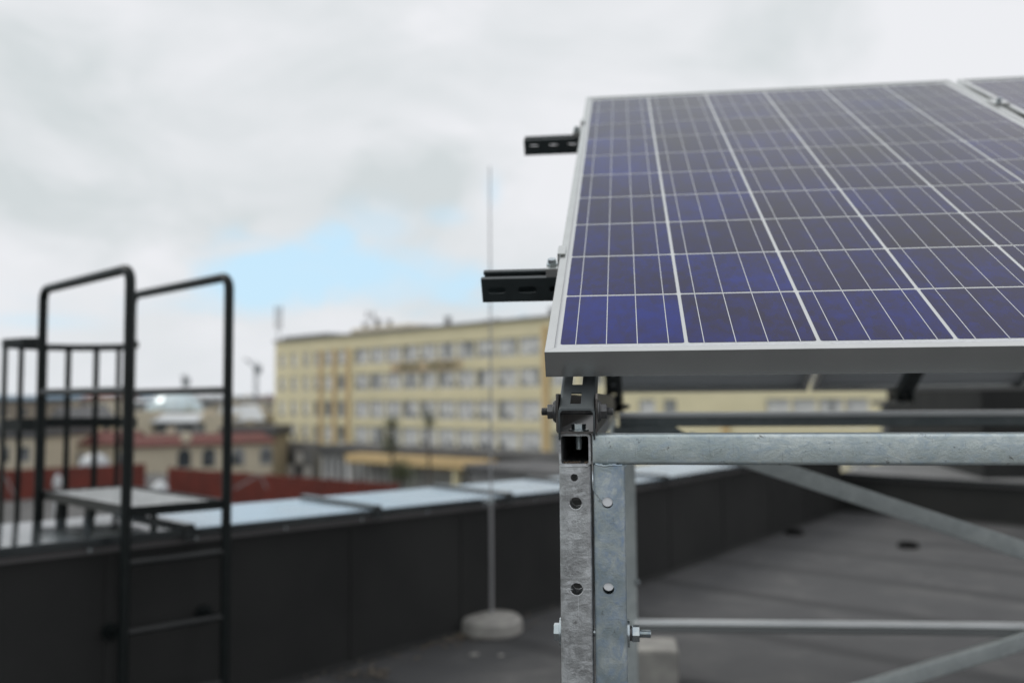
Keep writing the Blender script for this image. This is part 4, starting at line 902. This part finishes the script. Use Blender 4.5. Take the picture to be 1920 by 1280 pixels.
# vents/pipes on that roof
for px, py, d, r, h, lb in ((303, 905, 60, .5, 1.4, 'pale round vent standing in the gap between the two red fences'), (112, 900, 56, .25, 2.2, 'slim pale vent pipe in front of the red fence behind the ladder cage')):
    p = dpt(px, d, NR); t = thing('roof_vent', lb, 'vent', p); bm = NB(); cyl(bm, p, p+Vector((0, 0, h)), r*.7, n=14); obj('pipe', bm, WHR, t, smooth=True)
    bm = NB(); lathe(bm, [(r, h), (r*1.1, h+.2), (r*.6, h+.6), (.05, h+.75)], p, 16); obj('cowl', bm, WHR, t, smooth=True)
for (a, b_, pk, d, lb) in (((440, 915), (500, 915), (488, 889), 52, 'pale angled metal strut frame on the roof in front of the right red fence'), ((5, 930), (28, 930), (10, 893), 50, 'pale angled metal strut frame by the left red fence')):
    t = thing('strut_frame', lb, 'frame', dpt(a[0], d, NR)); q = [at_d(a[0], a[1], d), at_d(pk[0], pk[1], d), at_d(b_[0], b_[1], d)]
    bm = NB(); pipe(bm, q, .05, 8); obj('tube', bm, GRW, t)
# generic gabled / flat buildings of the town
def house(px0, px1, d, pyt, pyb_roof, label, wm=BEI, rm=REDT, depth=9, gable=True, nwin=4, skew=0, winrow=1, nm='town_house', group='houses of the town on the left'):
    P, Q = dpt(px0, d), dpt(px1, d+skew); w_ = Wall(P, Q); ze = zof(px0, pyb_roof, P); zr2 = zof(px0, pyt, P)
    t = thing(nm, label, 'building', w_.P+Vector((0, 0, GZ)), group=group)
    bm = NB(); w_.box(bm, 0, w_.L, GZ, ze, -depth, 0); obj('wall', bm, wm, t)
    bm = NB()
    if gable:
        V = []
        for s_ in (-.3, w_.L+.3):
            V.append([bm.verts.new(w_.M @ Vector((s_, o_, z_))) for o_, z_ in ((.5, ze), (.5, ze+.15), (-depth/2, zr2), (-depth-.5, ze+.15), (-depth-.5, ze))])
        for i in range(5): bm.faces.new((V[0][i], V[0][(i+1) % 5], V[1][(i+1) % 5], V[1][i]))
        bm.faces.new(V[0]); bm.faces.new(V[1][::-1])
    else: w_.box(bm, -.3, w_.L+.3, ze, max(zr2, ze+.2), -depth-.3, .3)
    rf = obj('roof', bm, rm, t)
    bm = NB(); w_.box(bm, w_.L*.3, w_.L*.3+.8, ze, max(zr2, ze)+.8, -depth*.55, -depth*.55+.7); obj('chimney', bm, wm, rf)
    for j in range(winrow):
        for k in range(nwin):
            s0 = w_.L*(k+.3)/nwin; z = ze-2.4-j*3.1; bm = NB(); w_.box(bm, s0, s0+min(1.2, w_.L/nwin*.4), z, z+1.5, .01, .06); obj('window', bm, GLS, t)
    return t, w_, ze
# arched window wall building with domed glass roof behind
t, w_, ze = house(250, 512, 96, 819, 838, 'long beige building with red tiled strip roof and small arched windows below the glass dome', BEI, REDT, 10, True, 0, 8)
for px in (347, 393, 448, 500):
    s = w_.spx(px); bm = NB(); zq = zof(px, 878, dpt(px, 97)); w_.box(bm, s-.7, s+.7, zq, zq+1.3, .02, .08); cyl(bm, w_.M @ Vector((s, .02, zq+1.3)), w_.M @ Vector((s, .08, zq+1.3)), .7, n=18); obj('window', bm, GLS, t)
t, w_, ze = house(60, 246, 100, 812, 836, 'beige house with a red roof strip seen through the ladder cage', BEI, REDT, 9, True, 5, 2)
t, w_, ze = house(-120, 70, 92, 800, 822, 'tall beige house at the far left edge of the photo', BEI, DGR, 12, False, 5, 0)
t, w_, ze = house(-200, 132, 150, 752, 756, 'long brown building with flat dark roof on the far left skyline', mat('brown_plaster', (.30, .26, .21), (.23, .2, .165), rough=.9, scale=.1), DGR, 14, False, 9, 6, 2)
t, w_, ze = house(128, 215, 128, 762, 790, 'sandy gabled house between the ladder rails below the hoop', BEI2, DGR, 10, True, 3, 4)
# hall with glass dome
H0, H1 = dpt(238, 125), dpt(430, 121); WH = Wall(H0, H1)
DH = thing('domed_hall', 'beige hall with pale glass dome, white canopy and dark window band', 'building', WH.P+Vector((0, 0, GZ))); zt_ = zof(330, 768, dpt(330, 123)); zd = zof(330, 792, dpt(330, 123)); zd2 = zof(330, 812, dpt(330, 123))
bm = NB(); WH.box(bm, 0, WH.L, GZ, zd2, -16, 0); WH.box(bm, 0, WH.spx(283), zd2, zt_-.1, -16, 0); WH.box(bm, WH.spx(385), WH.L, zd2, zt_-.6, -16, 0); WH.box(bm, 0, WH.L, zd2, zd+.2, -16, -2.5); obj('wall', bm, BEI, DH)
bm = NB(); WH.box(bm, WH.spx(283), WH.spx(385), zd2, zd, -1.2, -.9); obj('window', bm, GLS, DH)
bm = NB()
V = [WH.M @ Vector(q) for q in ((WH.spx(286), .4, zd), (WH.spx(374), .4, zd), (WH.spx(366), -2.0, zd+1.0), (WH.spx(292), -2.0, zd+1.0))]; lo = [bm.verts.new(v) for v in V]; hi = [bm.verts.new(v+Vector((0, 0, .2))) for v in V]; bm.faces.new(hi); bm.faces.new(lo[::-1])
for i in range(4): bm.faces.new((lo[i], lo[(i+1) % 4], hi[(i+1) % 4], hi[i]))
obj('white_canopy', bm, WHR, DH)
c = dpt(328, 131, zof(328, 770, dpt(328, 131))); rr = 3.9; bm = NB(); lathe(bm, [(rr*math.cos(a), rr*.72*math.sin(a)) for a in [R(x) for x in range(0, 90, 10)]]+[(.1, rr*.72)], c, 24); dm = obj('dome', bm, GLB, DH, smooth=True)
bm = NB()
for k in range(12):
    a = 2*math.pi*k/12; pipe(bm, [c+Vector((math.cos(a)*rr*1.01*math.cos(b_), math.sin(a)*rr*1.01*math.cos(b_), rr*.73*math.sin(b_))) for b_ in [R(x) for x in range(0, 90, 12)]], .06, 6)
obj('ribs', bm, WHR, dm)
bm = NB(); s = WH.spx(350); zc_ = zof(350, 820, dpt(350, 93)); 
# small white disc dish
p = at_d(349, 820, 90); t = thing('satellite_dish', 'round pale dish standing on the red tiled roof below the dome', 'dish', (p.x, p.y, p.z-1)); nrm_ = (-Vector((p.x, p.y, 0))).normalized(); cyl(bm, p, p+nrm_*.2, .55, .45, n=20); obj('dish', bm, BEI, t)
bm = NB(); cyl(bm, p-Vector((0, 0, 1.1)), p, .08, n=8); obj('pole', bm, GRW, t)
# white dome tent
p = dpt(180, 88, zof(180, 872, dpt(180, 88))); bm = NB(); rr = 1.4; lathe(bm, [(rr*math.cos(a), rr*.85*math.sin(a)) for a in [R(x) for x in range(0, 90, 10)]]+[(.1, rr*.85)], p, 24)
t = thing('white_dome', 'small white dome roof showing between the cage bars above the red fence', 'dome', (p.x, p.y, GZ)); obj('dome', bm, WHR, t, smooth=True); bm = NB(); cyl(bm, (p.x, p.y, GZ), p, rr, n=24); obj('drum', bm, BEI, t)
t, w_, ze = house(417, 512, 112, 800, 818, 'small sandy house beside the yellow office block with dark window openings', BEI2, DGR, 8, False, 3, 0)
t, w_, ze = house(430, 492, 122, 760, 790, 'house with white roof right of the tall ladder rail', BEI2, WHR, 9, True, 3, 2)
rnd = random.Random(4)
adj = ['grey roofed', 'white roofed', 'brown roofed', 'red roofed', 'dark roofed']
spots = [(430, 470, 210), (465, 512, 240), (395, 440, 260), (380, 420, 300), (300, 350, 330), (480, 520, 330), (235, 270, 270), (150, 200, 300), (195, 240, 340), (410, 470, 420), (440, 500, 520), (340, 390, 450)]
lbs = ['distant grey roofed house just right of the tall right ladder rail', 'distant pale house touching the left end of the yellow office block', 'distant brown roofed house crossed by the right ladder rail', 'distant house with dark roof just right of the glass dome', 'distant red roofed house behind the glass dome', 'faint distant block on the skyline at the left corner of the office block', 'distant house behind the middle of the ladder, left of the dome', 'distant grey house on the skyline between the cage bars', 'distant pale house on the skyline near the ladder rail', 'faint skyline block behind the right ladder rail', 'farthest faint block below the crane', 'faint skyline block above the dome']
for (a, b_, d), lb in zip(spots, lbs):
    py = 741+rnd.uniform(-2, 3)+(8 if d < 280 else 0); house(a, b_, d, py, py+rnd.uniform(5, 9), lb, [BEI2, BEI, GRW][rnd.randrange(3)], [DGR, REDT, WHR, GRW][rnd.randrange(4)], 14, rnd.random() < .6, 3, 0, 2)
t, w_, ze = house(1700, 2100, 40, 757, 759, 'dark roofed low building behind the right end of the yellow office block', DGR, DGR, 2, False, 8, 2)
# cranes
def crane(px, d, pyt, pyb, jl, jr, label):
    p = dpt(px, d, GZ); zt_ = zof(px, pyt, p); t = thing('tower_crane', label, 'crane', p, group='cranes on the skyline'); m_ = mat('crane_grey', (.22, .24, .25), rough=.7)
    bm = NB(); h = zt_-GZ; wdt = d*.0016
    for sx in (-1, 1):
        for sy in (-1, 1): pipe(bm, [p+Vector((sx*wdt, sy*wdt, 0)), p+Vector((sx*wdt, sy*wdt, h))], wdt*.25, 6)
    k = 0; z = 0
    while z < h-wdt*3: pipe(bm, [p+Vector(((-1)**k*wdt, -wdt, z)), p+Vector((-(-1)**k*wdt, -wdt, z+wdt*3))], wdt*.18, 5); z += wdt*3; k += 1
    obj('mast', bm, m_, t)
    a = at_d(px+jl[0], jl[1], d); b_ = at_d(px+jr[0], jr[1], d); tp = Vector((p.x, p.y, zt_)); bm = NB(); pipe(bm, [a, tp, b_], wdt*.6, 6); pipe(bm, [a, tp+Vector((0, 0, wdt*4)), b_], wdt*.2, 5); pipe(bm, [tp, tp+Vector((0, 0, wdt*4))], wdt*.5, 6); obj('jib', bm, m_, t)
    bm = NB(); box(bm, tp-Vector((0, 0, wdt*1.6))+(b_-tp)*.3, (wdt*4.5, wdt*3, wdt*5)); obj('cab', bm, m_, t)
crane(480, 330, 690, 745, (-22, 672), (10, 686), 'tower crane on the skyline between the ladder and the office building')
crane(347, 520, 712, 745, (-7, 704), (5, 708), 'fainter small crane seen through the right handrail opening')
# trees
LF_M = mat('leaf_green', (.08, .10, .05), (.12, .13, .07), rough=.8, scale=1.5); BARK = mat('bark', (.09, .075, .06), rough=.9)
def tree(px, d, pyt, pyb, rx, label, sparse=.5, base=GZ, n=900):
    p = dpt(px, d, base); zt_ = zof(px, pyt, p); zc_ = zof(px, pyb, p); t = thing('tree', label, 'tree', p, group='street trees by the annex')
    bm = NB(); pipe(bm, [p, p+Vector((.1, 0, (zc_-base)*.5)), Vector((p.x, p.y, zc_)), Vector((p.x+.1, p.y, zt_-.4))], .11, 8)
    for k in range(7):
        z = zc_+(zt_-zc_)*random.random()*.8; a = random.random()*6.28; pipe(bm, [Vector((p.x, p.y, z-.4)), Vector((p.x+math.cos(a)*rx*.8, p.y+math.sin(a)*rx*.8, z+.5))], .04, 5)
    obj('trunk', bm, BARK, t); bm = NB(); cs = [(random.gauss(0, rx*.5), random.gauss(0, rx*.5), random.uniform(zc_, zt_)) for _ in range(14)]
    for k in range(n):
        c = random.choice(cs); q = Vector((p.x+c[0]+random.gauss(0, .3), p.y+c[1]+random.gauss(0, .3), c[2]+random.gauss(0, .35))); s_ = random.uniform(.05, .12)
        M_ = Matrix.Translation(q) @ Matrix.Rotation(random.random()*6, 4, 'Z') @ Matrix.Rotation(random.random()*3, 4, 'X')
        vs = [bm.verts.new(M_ @ Vector(v)) for v in ((-s_, 0, 0), (0, -s_*.6, 0), (s_, 0, 0), (0, s_*.6, .02))]; bm.faces.new(vs)
    obj('crown', bm, LF_M, t)
tree(735, 76, 786, 840, .55, 'tall thin street tree in front of the ochre fascia, its top crossing the office windows', n=1100)
tree(803, 78, 778, 800, .35, 'slender tree whose small top crosses the yellow band right of the taller thin tree', n=350)
tree(752, 74, 868, 896, .8, 'low bushy tree at the foot of the annex just above the coping', n=1200)
# distant hills, left; blue of the haze put into their colour
bm = NB(); HM = mat('wooded_hill_hazed', (.10, .16, .22), (.13, .18, .22), rough=1, scale=.002)
rowp = []
for i in range(61):
    px = -900+i*60; f_ = 1.0 if px < 60 else max(.15, 1-(px-60)/700); h = (18+14*mnoise.noise(Vector((i*.35, 1, 0)))+6*mnoise.noise(Vector((i*1.1, 4, 0))))*f_
    p = at_d(px, 745, 3600); q = at_d(px, 745, 4600)
    rowp.append([bm.verts.new((p.x, p.y, GZ-30)), bm.verts.new((p.x, p.y, GZ+8+h*.8)), bm.verts.new((q.x, q.y, GZ+12+h*1.9)), bm.verts.new((q.x*1.2, q.y*1.2, GZ-40))])
for a, b_ in zip(rowp, rowp[1:]):
    for k in range(3): bm.faces.new((a[k], b_[k], b_[k+1], a[k+1]))
tag(obj('hills', bm, HM, smooth=True), kind='structure')
bpy.context.view_layer.update()
